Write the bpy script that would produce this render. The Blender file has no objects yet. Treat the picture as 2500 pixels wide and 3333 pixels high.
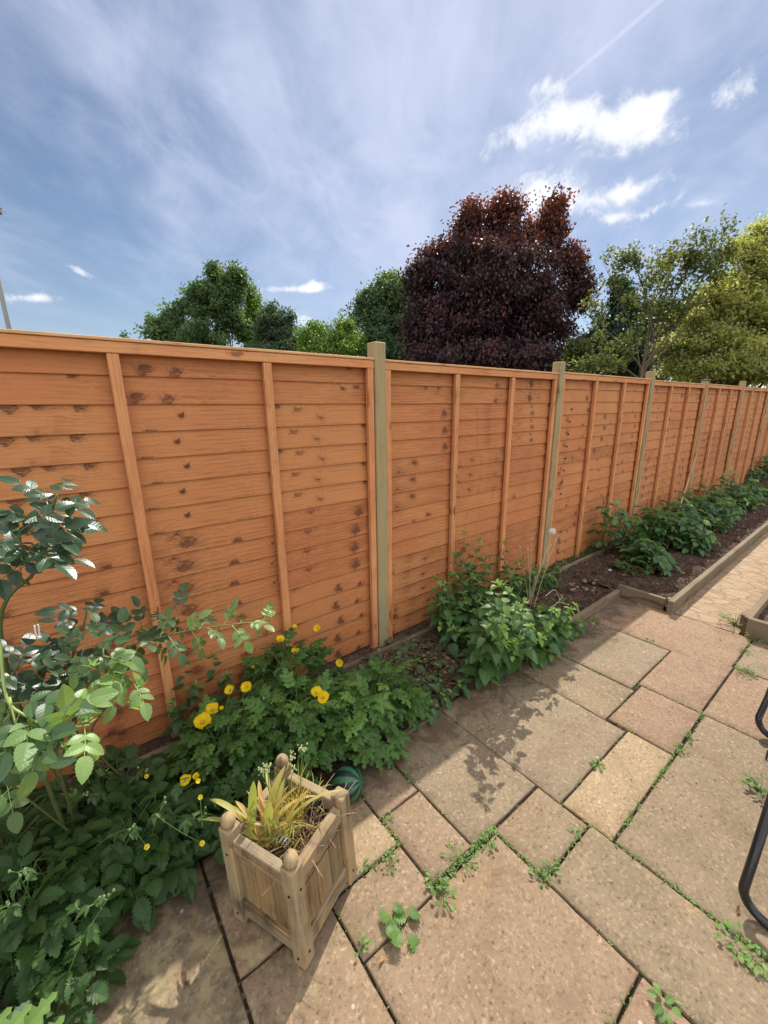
import bpy, bmesh, math, random
import numpy as np
from mathutils import Vector, Matrix, noise as mnoise

# ------------------------------------------------------------------ camera, sky, sun, exposure
SC = bpy.context.scene
COL = SC.collection
CAM = Vector((0.0, -1.97658, 1.55106)); FPX = 1328.82
PITCH, ROLL, YAW = 0.2495, -0.0126, 0.6575
FW = Vector((math.sin(YAW)*math.cos(PITCH), math.cos(YAW)*math.cos(PITCH), -math.sin(PITCH)))
_r = Vector((math.cos(YAW), -math.sin(YAW), 0)); _u = _r.cross(FW)
RT = math.cos(ROLL)*_r + math.sin(ROLL)*_u
UP = -math.sin(ROLL)*_r + math.cos(ROLL)*_u
cd = bpy.data.cameras.new('camera'); cam = bpy.data.objects.new('camera', cd); COL.objects.link(cam)
cd.sensor_fit = 'VERTICAL'; cd.sensor_height = 36; cd.sensor_width = 27; cd.lens = FPX/3333*36
cd.clip_start = 0.02; cd.clip_end = 2000
cam.matrix_world = Matrix(((RT.x, UP.x, -FW.x, CAM.x), (RT.y, UP.y, -FW.y, CAM.y), (RT.z, UP.z, -FW.z, CAM.z), (0, 0, 0, 1)))
SC.camera = cam

SUN = Vector((0.8336*math.cos(math.radians(48.5)), 0.5524*math.cos(math.radians(48.5)), math.sin(math.radians(48.5))))
sl = bpy.data.lights.new('sun', 'SUN'); sl.energy = 5.0; sl.angle = math.radians(0.53); sl.color = (1.0, 0.95, 0.86)
so = bpy.data.objects.new('sun', sl); COL.objects.link(so); so.rotation_euler = SUN.to_track_quat('Z', 'Y').to_euler(); so.location = (6, 4, 8)
SC.view_settings.view_transform = 'Standard'; SC.view_settings.look = 'None'
SC.view_settings.exposure = 0.22; SC.view_settings.gamma = 1.0

def ray(px, py): return FW + RT*((px-1250)/FPX) - UP*((py-1666.5)/FPX)
def at(px, py, Y):                      # point of the vertical plane y = Y seen at a photograph pixel
    d = ray(px, py); return CAM + d*((Y-CAM.y)/d.y)
def gr(px, py, z=0.0):                  # point of the level z
    d = ray(px, py); return CAM + d*((z-CAM.z)/d.z)
def far(px, py, dep): return CAM + ray(px, py)*dep

class NT:                               # small node-tree helper
    def __init__(s, tree): s.t = tree; s.n = tree.nodes; s.l = tree.links
    def new(s, typ, **k):
        n = s.n.new(typ)
        for a, b in k.items(): setattr(n, a, b)
        return n
    def put(s, sock, v):
        if v is None: return
        if hasattr(v, 'is_linked') or isinstance(v, bpy.types.NodeSocket): s.l.new(v, sock)
        else:
            if hasattr(sock.default_value, '__len__') and not hasattr(v, '__len__'): v = (v,)*len(sock.default_value)
            if hasattr(v, '__len__') and len(sock.default_value) == 4 and len(v) == 3: v = (*v, 1)
            sock.default_value = v
    def m(s, op, a, b=None, c=None, clamp=False):
        n = s.new('ShaderNodeMath', operation=op); n.use_clamp = clamp
        for i, v in enumerate((a, b, c)): s.put(n.inputs[i], v)
        return n.outputs[0]
    def vm(s, op, a, b=None, sc=None):
        n = s.new('ShaderNodeVectorMath', operation=op); s.put(n.inputs[0], a)
        if b is not None: s.put(n.inputs[1], b)
        if sc is not None: s.put(n.inputs[3], sc)
        return n.outputs['Value'] if op in ('DOT_PRODUCT', 'LENGTH') else n.outputs[0]
    def xyz(s, v): n = s.new('ShaderNodeSeparateXYZ'); s.put(n.inputs[0], v); return n.outputs
    def comb(s, x, y, z=0.0):
        n = s.new('ShaderNodeCombineXYZ')
        for i, v in enumerate((x, y, z)): s.put(n.inputs[i], v)
        return n.outputs[0]
    def noise(s, v, scale, det=4, rough=.55, dist=0.0, col=False):
        n = s.new('ShaderNodeTexNoise'); s.put(n.inputs['Vector'], v); n.inputs['Scale'].default_value = scale
        n.inputs['Detail'].default_value = det; n.inputs['Roughness'].default_value = rough; n.inputs['Distortion'].default_value = dist
        return n.outputs['Color' if col else 'Fac']
    def voro(s, v, scale, feature='F1', rand=1.0):
        n = s.new('ShaderNodeTexVoronoi', feature=feature); s.put(n.inputs['Vector'], v); n.inputs['Scale'].default_value = scale
        n.inputs['Randomness'].default_value = rand; return n.outputs
    def ramp(s, f, pts):
        n = s.new('ShaderNodeValToRGB'); s.put(n.inputs[0], f); e = n.color_ramp.elements
        while len(e) < len(pts): e.new(0.5)
        for i, (p, c) in enumerate(pts):
            e[i].position = p; e[i].color = (c, c, c, 1) if not hasattr(c, '__len__') else (*c, 1)
        return n.outputs[0]
    def mix(s, f, a, b, typ='MIX'):
        n = s.new('ShaderNodeMix', data_type='RGBA', blend_type=typ)
        s.put(n.inputs[0], f); s.put(n.inputs[6], a); s.put(n.inputs[7], b); return n.outputs[2]
    def step(s, v, a, b):
        n = s.new('ShaderNodeMapRange', interpolation_type='SMOOTHSTEP'); s.put(n.inputs[0], v)
        n.inputs[1].default_value = a; n.inputs[2].default_value = b; return n.outputs[0]
    def attr(s, name): n = s.new('ShaderNodeAttribute'); n.attribute_name = name; return n.outputs['Vector']
    def bump(s, h, strength=.5, dist=.01):
        n = s.new('ShaderNodeBump'); s.put(n.inputs['Height'], h); n.inputs['Strength'].default_value = strength
        n.inputs['Distance'].default_value = dist; return n.outputs[0]

# world: Nishita sky with cirrus veil and a few cumulus at fixed directions
W = bpy.data.worlds.new('World'); SC.world = W; W.use_nodes = True
N = NT(W.node_tree); N.n.clear()
sky = N.new('ShaderNodeTexSky', sky_type='NISHITA'); sky.sun_disc = False
sky.sun_elevation = math.radians(48.5); sky.sun_rotation = math.atan2(SUN.x, SUN.y)
sky.air_density = 1.0; sky.dust_density = 0.15; sky.ozone_density = 2.5
SKYSTR = 0.092
gen = N.new('ShaderNodeTexCoord').outputs['Generated']
g = N.xyz(gen)
zc = N.m('MAXIMUM', N.m('ADD', g[2], 0.18), 0.12)
pl = N.comb(N.m('DIVIDE', g[0], zc), N.m('DIVIDE', g[1], zc), 0.0)
def streak(ang, sx, sy, seed):          # stretched coordinates on the cloud deck
    c, s_ = math.cos(ang), math.sin(ang)
    a = N.vm('DOT_PRODUCT', pl, (c*sx, s_*sx, 0)); b = N.vm('DOT_PRODUCT', pl, (-s_*sy, c*sy, 0))
    return N.comb(a, b, seed)
c1 = N.noise(streak(math.radians(62), .8, 2.0, 3.1), 1.0, 6, .56, .9)
c2 = N.noise(streak(math.radians(20), .6, 1.7, 8.7), 1.0, 5, .52, .7)
c3 = N.noise(streak(math.radians(50), 2.4, 4.4, 1.3), 1.0, 6, .6, 1.4)
dtop = ray(1450, 60).normalized(); dblue = ray(640, 600).normalized(); dblue2 = ray(2380, 480).normalized()
wtop = N.step(N.vm('DOT_PRODUCT', gen, dtop), .70, 1.0)
wblue = N.step(N.vm('DOT_PRODUCT', gen, dblue), .86, 1.0)
c4 = N.noise(N.vm('ADD', pl, (5.0, 2.0, 0)), 3.2, 6, .6, .5)
veil = N.m('ADD', N.m('MULTIPLY', c1, .38), N.m('MULTIPLY', c2, .36))
veil = N.m('ADD', veil, N.m('MULTIPLY', c4, .24))
veil = N.m('ADD', veil, N.m('MULTIPLY', c3, .26))
veil = N.m('ADD', veil, N.m('MULTIPLY', wtop, .18))
veil = N.m('SUBTRACT', veil, N.m('MULTIPLY', wblue, .12))
veil = N.m('SUBTRACT', veil, N.m('MULTIPLY', N.step(N.vm('DOT_PRODUCT', gen, dblue2), .84, 1.0), .10))
low = N.step(g[2], .0, .35)
veil = N.m('MULTIPLY', N.step(veil, .44, .92), N.m('ADD', N.m('MULTIPLY', low, .80), .15))
def blob(px, py, rx, ry, tilt=0.0):     # elliptical density round a direction
    d = ray(px, py).normalized(); sca = FPX*math.sqrt(1+((px-1250)/FPX)**2+((py-1666.5)/FPX)**2)
    r = RT*math.cos(tilt)+UP*math.sin(tilt); r = (r-d*r.dot(d)).normalized(); u = r.cross(d).normalized()
    a = N.vm('DOT_PRODUCT', gen, r*(sca/(rx*.92))); b = N.vm('DOT_PRODUCT', gen, u*(sca/(ry*.86)))
    q = N.m('ADD', N.m('MULTIPLY', a, a), N.m('MULTIPLY', b, b))
    front = N.m('GREATER_THAN', N.vm('DOT_PRODUCT', gen, d), 0.0)
    return N.m('MULTIPLY', N.m('EXPONENT', N.m('MULTIPLY', q, -1.0)), front)
CUM = [(1700, 430, 120, 55, .35), (1830, 385, 120, 52, .2), (1990, 400, 120, 62, .25), (2090, 430, 130, 50, .1), (2110, 345, 60, 40, .3), (1790, 283, 62, 38, .1), (2390, 310, 75, 62, .4),
       (1745, 640, 100, 70, .4), (1870, 655, 70, 50, 0), (2060, 620, 120, 40, .3), (2120, 688, 70, 22, .45), (2010, 705, 45, 18, .2), (2285, 662, 60, 24, .25),
       (105, 970, 75, 20, .05), (268, 886, 40, 16, -.4), (960, 942, 140, 14, 0.0), (1025, 930, 60, 18, .1), (1000, 1045, 45, 35, -.5)]
tot = None
for c in CUM:
    b = blob(*c); tot = b if tot is None else N.m('ADD', tot, b)
cn = N.noise(gen, 16.0, 8, .64, .5)
cn2 = N.noise(gen, 46.0, 6, .65, .4)
cden = N.m('ADD', N.m('MULTIPLY', tot, .72), N.m('ADD', N.m('MULTIPLY', N.m('SUBTRACT', cn, .5), 2.3), N.m('MULTIPLY', N.m('SUBTRACT', cn2, .5), .9)))
cum = N.m('MULTIPLY', N.step(cden, .20, 1.0), N.step(tot, .04, .30))
cum = N.m('MULTIPLY', cum, .97)
dA, dB = ray(2150, 0).normalized(), ray(1800, 300).normalized()      # vapour trail
nrm = dA.cross(dB).normalized(); mid = (dA+dB).normalized(); alng = (dA-dB).normalized()
tr = N.m('ABSOLUTE', N.vm('DOT_PRODUCT', gen, nrm))
tl = N.m('ABSOLUTE', N.vm('DOT_PRODUCT', gen, alng))
trail = N.m('MULTIPLY', N.m('SUBTRACT', 1.0, N.step(tr, .0012, .0045)), N.m('MULTIPLY', N.m('GREATER_THAN', N.vm('DOT_PRODUCT', gen, mid), .5), N.m('SUBTRACT', 1.0, N.step(tl, .10, .17))))
trail = N.m('MULTIPLY', trail, N.m('MULTIPLY', N.noise(gen, 40, 3), .75))
# unseen bright cloud banks, added behind the camera to brighten the shaded fence
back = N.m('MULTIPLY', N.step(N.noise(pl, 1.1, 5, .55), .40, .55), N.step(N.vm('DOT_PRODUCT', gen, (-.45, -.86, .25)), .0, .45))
skyc = N.vm('SCALE', sky.outputs[0], None, SKYSTR)
skyc = N.vm('MULTIPLY', skyc, (1.06, .98, .93))
col = N.mix(veil, skyc, (.62, .67, .85))
col = N.mix(trail, col, (.72, .77, .88))
col = N.mix(cum, col, (.88, .90, .95))
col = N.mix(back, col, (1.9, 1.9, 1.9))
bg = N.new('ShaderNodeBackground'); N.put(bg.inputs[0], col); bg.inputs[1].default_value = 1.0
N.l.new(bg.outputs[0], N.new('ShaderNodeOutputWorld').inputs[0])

# ------------------------------------------------------------------ object helpers
def tag(o, label=None, cat=None, group=None, kind=None):
    if label: o['label'] = label
    if cat: o['category'] = cat
    if group: o['group'] = group
    if kind: o['kind'] = kind
    return o
def empty(name, loc, label, cat, group=None, rz=0.0):
    o = bpy.data.objects.new(name, None); COL.objects.link(o); o.location = loc; o.rotation_euler = (0, 0, rz); o.empty_display_size = .05
    return tag(o, label, cat, group)
class MB:                               # collects geometry with one vector attribute per vertex
    def __init__(s): s.v = []; s.f = []; s.a = []
    def add(s, vs, fs, at_):
        b = len(s.v); s.v += [tuple(p) for p in vs]; s.f += [tuple(b+i for i in f) for f in fs]; s.a += [tuple(x) for x in at_]
    def build(s, name, mat, parent=None, smooth=False, recalc=False):
        me = bpy.data.meshes.new(name)
        off = Vector((0, 0, 0))
        vs = s.v
        if parent is not None:
            mi = parent_inv(parent); vs = [tuple(mi @ Vector(p)) for p in vs]
        me.from_pydata(vs, [], s.f)
        at_ = me.attributes.new('luv', 'FLOAT_VECTOR', 'POINT')
        at_.data.foreach_set('vector', np.array(s.a, dtype=np.float32).ravel())
        if recalc:
            bm = bmesh.new(); bm.from_mesh(me); bmesh.ops.recalc_face_normals(bm, faces=bm.faces); bm.to_mesh(me); bm.free()
        if smooth: me.polygons.foreach_set('use_smooth', [True]*len(me.polygons))
        me.materials.append(mat)
        o = bpy.data.objects.new(name, me); COL.objects.link(o)
        if parent is not None: o.parent = parent
        return o
def world_mat(o):
    m = Matrix.LocRotScale(o.location, o.rotation_euler, o.scale)
    return world_mat(o.parent) @ m if o.parent else m
def parent_inv(o): return world_mat(o).inverted()
def V(*a): return Vector(a)
def box(mb, o, U, Vv, Wv, seed=0.0, ch=.002, u0=0.0, v0=0.0):
    """chamfered box from corner o along vectors U (grain), Vv, Wv; luv = metres along, across, seed"""
    lens = [U.length, Vv.length, Wv.length]; ax = [U.normalized(), Vv.normalized(), Wv.normalized()]
    ch = min(ch, min(lens)*.3); vs = []; at_ = []; idx = {}
    for c in range(8):
        sg = [(c >> k) & 1 for k in range(3)]
        for a in range(3):
            q = []
            for k in range(3):
                e = lens[k]*sg[k]
                if k != a: e += ch if sg[k] == 0 else -ch
                q.append(e)
            idx[c, a] = len(vs); vs.append(o+ax[0]*q[0]+ax[1]*q[1]+ax[2]*q[2]); at_.append((u0+q[0], v0+q[1]+q[2]*.97, seed))
    fs = []
    for a in range(3):
        b, c = [k for k in range(3) if k != a]
        for s_ in (0, 1):
            base = s_ << a; l = [base, base | 1 << b, base | 1 << b | 1 << c, base | 1 << c]
            fs.append([idx[i, a] for i in (l if s_ else l[::-1])])
    for a in range(3):
        b, c = [k for k in range(3) if k != a]
        for sb in (0, 1):
            for sc_ in (0, 1):
                i0 = sb << b | sc_ << c; i1 = i0 | 1 << a
                fs.append([idx[i0, b], idx[i1, b], idx[i1, c], idx[i0, c]])
    for c in range(8): fs.append([idx[c, 0], idx[c, 1], idx[c, 2]])
    mb.add(vs, fs, at_)
def tube(mb, pts, rad, sides=6, seed=0.0, cap=True):
    pts = [Vector(p) for p in pts]; n = len(pts)
    if not hasattr(rad, '__len__'): rad = [rad]*n
    vs = []; at_ = []; L = 0.0; prev = None
    for i, p in enumerate(pts):
        t = (pts[min(i+1, n-1)]-pts[max(i-1, 0)]).normalized()
        if prev is None: x = t.orthogonal().normalized()
        else: x = (prev-t*prev.dot(t)); x = x.normalized() if x.length > 1e-6 else t.orthogonal().normalized()
        prev = x; y = t.cross(x)
        if i: L += (p-pts[i-1]).length
        for k in range(sides):
            an = 2*math.pi*k/sides; vs.append(p+(x*math.cos(an)+y*math.sin(an))*rad[i]); at_.append((L, k/sides*2*math.pi*rad[i], seed))
    fs = [(i*sides+k, i*sides+(k+1) % sides, (i+1)*sides+(k+1) % sides, (i+1)*sides+k) for i in range(n-1) for k in range(sides)]
    if cap: fs += [tuple(range(sides))[::-1], tuple((n-1)*sides+k for k in range(sides))]
    mb.add(vs, fs, at_)
def sphere(mb, c, rx, ry=None, rz=None, nu=12, nv=8, seed=0.0, jitter=0.0, rnd=None):
    ry = ry or rx; rz = rz or rx; c = Vector(c); vs = []; at_ = []; fs = []
    for j in range(nv+1):
        ph = math.pi*j/nv
        for i in range(nu):
            th = 2*math.pi*i/nu; k = 1+(rnd.uniform(-jitter, jitter) if rnd and 0 < j < nv else 0)
            vs.append(c+V(rx*math.sin(ph)*math.cos(th)*k, ry*math.sin(ph)*math.sin(th)*k, rz*math.cos(ph)*k)); at_.append((i/nu, j/nv, seed))
    for j in range(nv):
        for i in range(nu): fs.append((j*nu+i, (j+1)*nu+i, (j+1)*nu+(i+1) % nu, j*nu+(i+1) % nu))
    mb.add(vs, fs, at_)
def smooth_path(pts, k=6):
    pts = [Vector(p) for p in pts]
    P = [pts[0]*2-pts[1]]+pts+[pts[-1]*2-pts[-2]]; out = []
    for i in range(1, len(P)-2):
        a, b, c, d = P[i-1:i+3]
        for j in range(k):
            t = j/k; out.append(.5*((2*b)+(c-a)*t+(2*a-5*b+4*c-d)*t*t+(3*b-a-3*c+d)*t**3))
    return out+[pts[-1]]

# ------------------------------------------------------------------ materials
def mat(name):
    m = bpy.data.materials.new(name); m.use_nodes = True; n = NT(m.node_tree); n.n.clear()
    out = n.new('ShaderNodeOutputMaterial'); p = n.new('ShaderNodeBsdfPrincipled'); n.l.new(p.outputs[0], out.inputs[0])
    return m, n, p, out
def wood(name, pale, deep, knotc, rings=1.0, knots=.5, kx=4.0, ky=8.0, rough=.72, fuzz=.38, weather=None, wv=.35, stain=.25, kmax=.13):
    m, n, p, _ = mat(name); a = n.xyz(n.attr('luv')); u, v, s = a[0], a[1], a[2]
    sh = n.m('MULTIPLY', s, 7.31)
    kv = n.comb(n.m('ADD', n.m('MULTIPLY', u, kx), sh), n.m('ADD', n.m('MULTIPLY', v, ky), n.m('MULTIPLY', s, 3.7)), 0.0)
    wob = n.vm('SCALE', n.vm('SUBTRACT', n.noise(n.vm('ADD', kv, (7, 3, 0)), 2.6, 4, .6, col=True), (.5, .5, .5)), None, .42)
    kvw = n.vm('ADD', kv, wob)
    kvw = n.vm('ADD', kvw, n.comb(n.m('MULTIPLY', n.m('SINE', n.m('MULTIPLY', s, 91.0)), 3.0), n.m('MULTIPLY', n.m('SINE', n.m('MULTIPLY', s, 57.0)), 2.0), 0.0))
    vo = n.new('ShaderNodeTexVoronoi', voronoi_dimensions='2D', feature='F1'); n.put(vo.inputs['Vector'], kvw); vo.inputs['Scale'].default_value = 1.0
    d = vo.outputs['Distance']; rc = n.xyz(vo.outputs['Color'])
    on = n.m('GREATER_THAN', knots, rc[0])
    size = n.m('ADD', .045, n.m('MULTIPLY', n.m('MULTIPLY', rc[1], rc[1]), kmax))
    kd = n.m('DIVIDE', d, size)
    knot = n.m('MULTIPLY', n.m('SUBTRACT', 1.0, n.step(kd, .55, 1.35)), on)
    pull = n.m('MULTIPLY', n.m('EXPONENT', n.m('MULTIPLY', n.m('MULTIPLY', kd, kd), -.42)), on)
    smear = n.m('MULTIPLY', n.m('MULTIPLY', n.m('EXPONENT', n.m('MULTIPLY', n.m('MULTIPLY', d, d), -22.0)), on), n.step(n.noise(n.vm('MULTIPLY', kvw, (1.0, 1.6, 1.0)), 4.5, 4, .65, .8), .40, .62))
    gv = n.comb(n.m('ADD', n.m('MULTIPLY', u, 1.1), sh), n.m('ADD', n.m('MULTIPLY', v, 5.0), n.m('MULTIPLY', s, 2.1)), s)
    gn = n.noise(gv, 1.0, 3, .5, .3)
    ph = n.m('ADD', n.m('MULTIPLY', v, 330*rings), n.m('ADD', n.m('MULTIPLY', gn, 40), n.m('MULTIPLY', n.m('EXPONENT', n.m('MULTIPLY', n.m('MULTIPLY', d, d), -14.0)), n.m('MULTIPLY', on, 16.0))))
    ring = n.m('POWER', n.m('ADD', n.m('MULTIPLY', n.m('SINE', ph), .5), .5), 2.2)
    fib = n.noise(n.comb(n.m('MULTIPLY', u, 7), n.m('MULTIPLY', v, 420), s), 1.0, 4, .65)
    saw = n.noise(n.comb(n.m('MULTIPLY', u, 40), n.m('MULTIPLY', v, 150), s), 1.0, 4, .65)
    sawm = n.step(n.noise(n.comb(n.m('MULTIPLY', u, 3), n.m('MULTIPLY', v, 22), sh), 1.0, 3), .48, .62)
    big = n.noise(n.comb(n.m('MULTIPLY', u, 3.2), n.m('MULTIPLY', v, 6), sh), 1.0, 5, .6)
    col_ = n.step(n.noise(n.comb(n.m('MULTIPLY', u, 6.0), n.m('MULTIPLY', v, 2.0), n.m('MULTIPLY', s, 3.3)), 1.0, 4, .65), .52, .74)
    wn = n.new('ShaderNodeTexWhiteNoise', noise_dimensions='1D'); n.put(wn.inputs['W'], n.m('MULTIPLY', n.m('ADD', s, n.m('MULTIPLY', n.m('FLOOR', n.m('MULTIPLY', v, 0.0)), 1.0)), 5.13))
    f = n.m('ADD', n.m('MULTIPLY', ring, n.m('ADD', .20, n.m('MULTIPLY', smear, .35))), n.m('MULTIPLY', n.m('SUBTRACT', fib, .5), 2.3))
    f = n.m('ADD', f, n.m('MULTIPLY', n.m('SUBTRACT', big, .5), stain*4.2))
    f = n.m('ADD', f, n.m('ADD', n.m('MULTIPLY', pull, .42), n.m('ADD', n.m('MULTIPLY', col_, stain*1.0), n.m('MULTIPLY', smear, .62))))
    f = n.m('SUBTRACT', f, n.m('MULTIPLY', n.m('MULTIPLY', sawm, n.step(saw, .5, .68)), fuzz))
    f = n.m('ADD', f, n.m('MULTIPLY', n.m('SUBTRACT', wn.outputs[0], .5), wv))
    c = n.mix(n.step(f, -.30, 1.05), pale, deep)
    hue = n.noise(n.comb(n.m('MULTIPLY', u, 1.4), n.m('MULTIPLY', v, 4), n.m('MULTIPLY', s, 1.3)), 1.0, 3)
    c = n.mix(n.step(hue, .38, .64), n.vm('MULTIPLY', c, (1.0, .94, .93)), n.vm('MULTIPLY', c, (1.03, 1.09, 1.10)))
    ringk = n.m('MULTIPLY', n.m('MULTIPLY', n.m('SUBTRACT', 1.0, n.step(n.m('ABSOLUTE', n.m('SUBTRACT', kd, 1.15)), .0, .35)), on), n.step(n.noise(n.vm('ADD', kvw, (2, 9, 0)), 5.0, 3), .4, .6))
    c = n.mix(n.m('MULTIPLY', knot, n.m('ADD', .22, n.m('MULTIPLY', rc[2], .50))), c, knotc)
    c = n.mix(n.m('MULTIPLY', ringk, .75), c, knotc)
    if weather is not None:
        wm = n.step(n.noise(n.comb(n.m('MULTIPLY', u, 3.0), n.m('MULTIPLY', v, 30), sh), 1.0, 5, .6), .42, .62)
        c = n.mix(n.m('MULTIPLY', wm, .5), c, weather)
    n.put(p.inputs['Base Color'], c); p.inputs['Roughness'].default_value = rough
    h = n.m('ADD', n.m('MULTIPLY', fib, .5), n.m('ADD', n.m('MULTIPLY', ring, -.35), n.m('MULTIPLY', saw, n.m('MULTIPLY', sawm, .6))))
    h = n.m('ADD', h, n.m('MULTIPLY', knot, -.8))
    n.put(p.inputs['Normal'], n.bump(h, .55, .0016))
    return m
M = {}
M['fence'] = wood('stained fence board wood', (.535, .205, .068), (.205, .062, .018), (.07, .022, .009), knots=.36, kx=7.0, ky=8.5, wv=.42, fuzz=.75)
M['knotty'] = wood('knotty stained fence board wood', (.515, .195, .065), (.18, .052, .015), (.055, .017, .007), knots=.62, kx=7.0, ky=8.5, wv=.36, fuzz=.75, stain=.30, kmax=.16)
M['planterboard'] = wood('brown planter board wood', (.32, .20, .080), (.070, .040, .015), (.05, .03, .015), rings=.8, knots=.08, kx=6, ky=12, weather=(.20, .155, .085), stain=.8, rough=.8)
M['batten'] = wood('stained fence batten wood', (.66, .285, .11), (.36, .125, .045), (.13, .04, .015), knots=.35, kx=5, ky=14, stain=.35)
M['fcap'] = wood('pale fence capping wood', (.66, .36, .17), (.45, .20, .08), (.2, .08, .03), knots=.3, kx=4, ky=12)
M['post'] = wood('treated fence post wood', (.38, .275, .13), (.155, .108, .048), (.09, .05, .025), rings=.9, knots=.3, kx=3.2, ky=9, stain=.3, weather=(.30, .27, .155))
M['planter'] = wood('weathered planter wood', (.37, .25, .118), (.080, .048, .020), (.05, .03, .015), rings=.8, knots=.10, kx=6, ky=12, weather=(.25, .215, .15), stain=1.0, fuzz=.5, rough=.8)
M['edging'] = wood('old edging board wood', (.20, .145, .085), (.075, .05, .028), (.05, .03, .02), rings=.8, knots=.2, weather=(.20, .17, .115), stain=.4, rough=.88)

def leafmat(name, dark, light, young, trans=.35, rough=.42, spec=.5, vein=7.0, under=None, veinmix=.25):
    """luv = (-1..1 across, 0..1 along, 0..1 per-leaf variation)"""
    m, n, p, out = mat(name); a = n.xyz(n.attr('luv')); u, v, s = a[0], a[1], a[2]
    au = n.m('ABSOLUTE', u)
    c = n.ramp(s, [(0.0, dark), (.6, light), (1.0, young)])
    geo = n.new('ShaderNodeNewGeometry'); tx = n.noise(geo.outputs['Position'], 60, 3)
    c = n.mix(n.m('MULTIPLY', n.m('SUBTRACT', tx, .3), .5), c, n.vm('SCALE', c, None, .62))
    ph = n.m('MULTIPLY', n.m('SUBTRACT', v, n.m('MULTIPLY', au, .22)), vein)
    tri = n.m('ABSOLUTE', n.m('SUBTRACT', n.m('FRACT', ph), .5))
    vn = n.m('SUBTRACT', 1.0, n.step(tri, 0.0, .13)); mid = n.m('SUBTRACT', 1.0, n.step(au, .02, .085))
    vv = n.m('MAXIMUM', n.m('MULTIPLY', vn, .55), mid)
    c = n.mix(n.m('MULTIPLY', vv, veinmix), c, n.vm('ADD', n.vm('SCALE', c, None, 1.7), (.02, .03, .01)))
    if under is not None: c = n.mix(n.m('MULTIPLY', geo.outputs['Backfacing'], .6), c, under)
    n.put(p.inputs['Base Color'], c); p.inputs['Roughness'].default_value = rough
    p.inputs['Specular IOR Level'].default_value = spec
    bh = n.m('ADD', n.m('MULTIPLY', vv, -1.0), n.m('MULTIPLY', tri, .8)); nb = n.bump(bh, .25, .0008); n.put(p.inputs['Normal'], nb)
    t = n.new('ShaderNodeBsdfTranslucent'); n.put(t.inputs[0], n.vm('MULTIPLY', c, (1.75, 1.7, .75))); n.put(t.inputs['Normal'], nb)
    mx = n.new('ShaderNodeMixShader'); mx.inputs[0].default_value = trans
    n.l.new(p.outputs[0], mx.inputs[1]); n.l.new(t.outputs[0], mx.inputs[2]); n.l.new(mx.outputs[0], out.inputs[0])
    return m
M['rose'] = leafmat('rose leaf', (.040, .080, .038), (.078, .150, .058), (.26, .40, .11), .34, .40, .45, 6)
M['rosegloss'] = leafmat('glossy old rose leaf', (.026, .054, .026), (.044, .090, .036), (.07, .14, .045), .25, .30, .55, 6)
M['poppy'] = leafmat('poppy leaf', (.052, .115, .028), (.092, .185, .042), (.19, .33, .075), .38, .5, .35, 5)
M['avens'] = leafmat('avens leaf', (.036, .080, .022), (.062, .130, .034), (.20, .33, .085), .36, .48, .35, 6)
M['nettle'] = leafmat('nettle leaf', (.046, .096, .034), (.082, .165, .050), (.22, .36, .085), .36, .46, .4, 7)
M['wilted'] = leafmat('wilted nettle leaf', (.06, .095, .05), (.11, .145, .075), (.20, .20, .12), .25, .65, .25, 6)
M['raspberry'] = leafmat('raspberry leaf', (.050, .108, .036), (.090, .175, .054), (.22, .35, .085), .36, .42, .45, 8)
M['weed'] = leafmat('weed leaf', (.075, .15, .035), (.13, .24, .05), (.24, .34, .09), .34, .5, .35, 4)
M['tulip'] = leafmat('yellowing tulip leaf', (.26, .32, .08), (.50, .44, .13), (.52, .33, .13), .40, .5, .35, 1, veinmix=.05)
M['dryleaf'] = leafmat('dry leaf', (.16, .085, .035), (.26, .15, .06), (.38, .22, .09), .2, .7, .2, 5)
def plain(name, c, rough=.6, spec=.5, var=.25, scale=30, metal=0.0, trans=0.0, bumpy=0.0):
    m, n, p, out = mat(name); geo = n.new('ShaderNodeNewGeometry'); t = n.noise(geo.outputs['Position'], scale, 4)
    cc = n.mix(t, tuple(x*(1-var) for x in c), tuple(min(1, x*(1+var)) for x in c))
    n.put(p.inputs['Base Color'], cc); p.inputs['Roughness'].default_value = rough; p.inputs['Specular IOR Level'].default_value = spec; p.inputs['Metallic'].default_value = metal
    if bumpy: n.put(p.inputs['Normal'], n.bump(t, bumpy, .004))
    if trans:
        tr_ = n.new('ShaderNodeBsdfTranslucent'); n.put(tr_.inputs[0], cc); mx = n.new('ShaderNodeMixShader'); mx.inputs[0].default_value = trans
        n.l.new(p.outputs[0], mx.inputs[1]); n.l.new(tr_.outputs[0], mx.inputs[2]); n.l.new(mx.outputs[0], out.inputs[0])
    return m
M['stem'] = plain('green stem', (.10, .17, .045), .5)
M['rosestem'] = plain('rose cane', (.10, .115, .035), .5)
M['young'] = plain('young rose shoot', (.30, .40, .10), .45)
M['straw'] = plain('dry straw stems', (.38, .25, .15), .75, .3)
M['deadstem'] = plain('dead brown stems', (.17, .115, .075), .85, .2)
M['stalk'] = plain('dandelion stalk', (.42, .33, .20), .6)
M['petal'] = plain('yellow petal', (.92, .70, .012), .45, .35, .10, 90, trans=.42)
M['petal2'] = plain('small yellow petal', (.80, .60, .02), .45, .35, .10, 90, trans=.35)
M['stamen'] = plain('golden stamens', (.62, .34, .03), .7)
M['bud'] = plain('green bud', (.16, .25, .09), .55)
M['seed'] = plain('pale seed capsules', (.42, .44, .20), .6)
M['clock'] = plain('white seed down', (.85, .82, .74), .9, .1, .05, 30, trans=.4)
M['black'] = plain('black plastic', (.012, .012, .013), .38, .5, .2)
M['tubeblack'] = plain('black coated steel tube', (.014, .014, .016), .30, .55, .3, 60)
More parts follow.
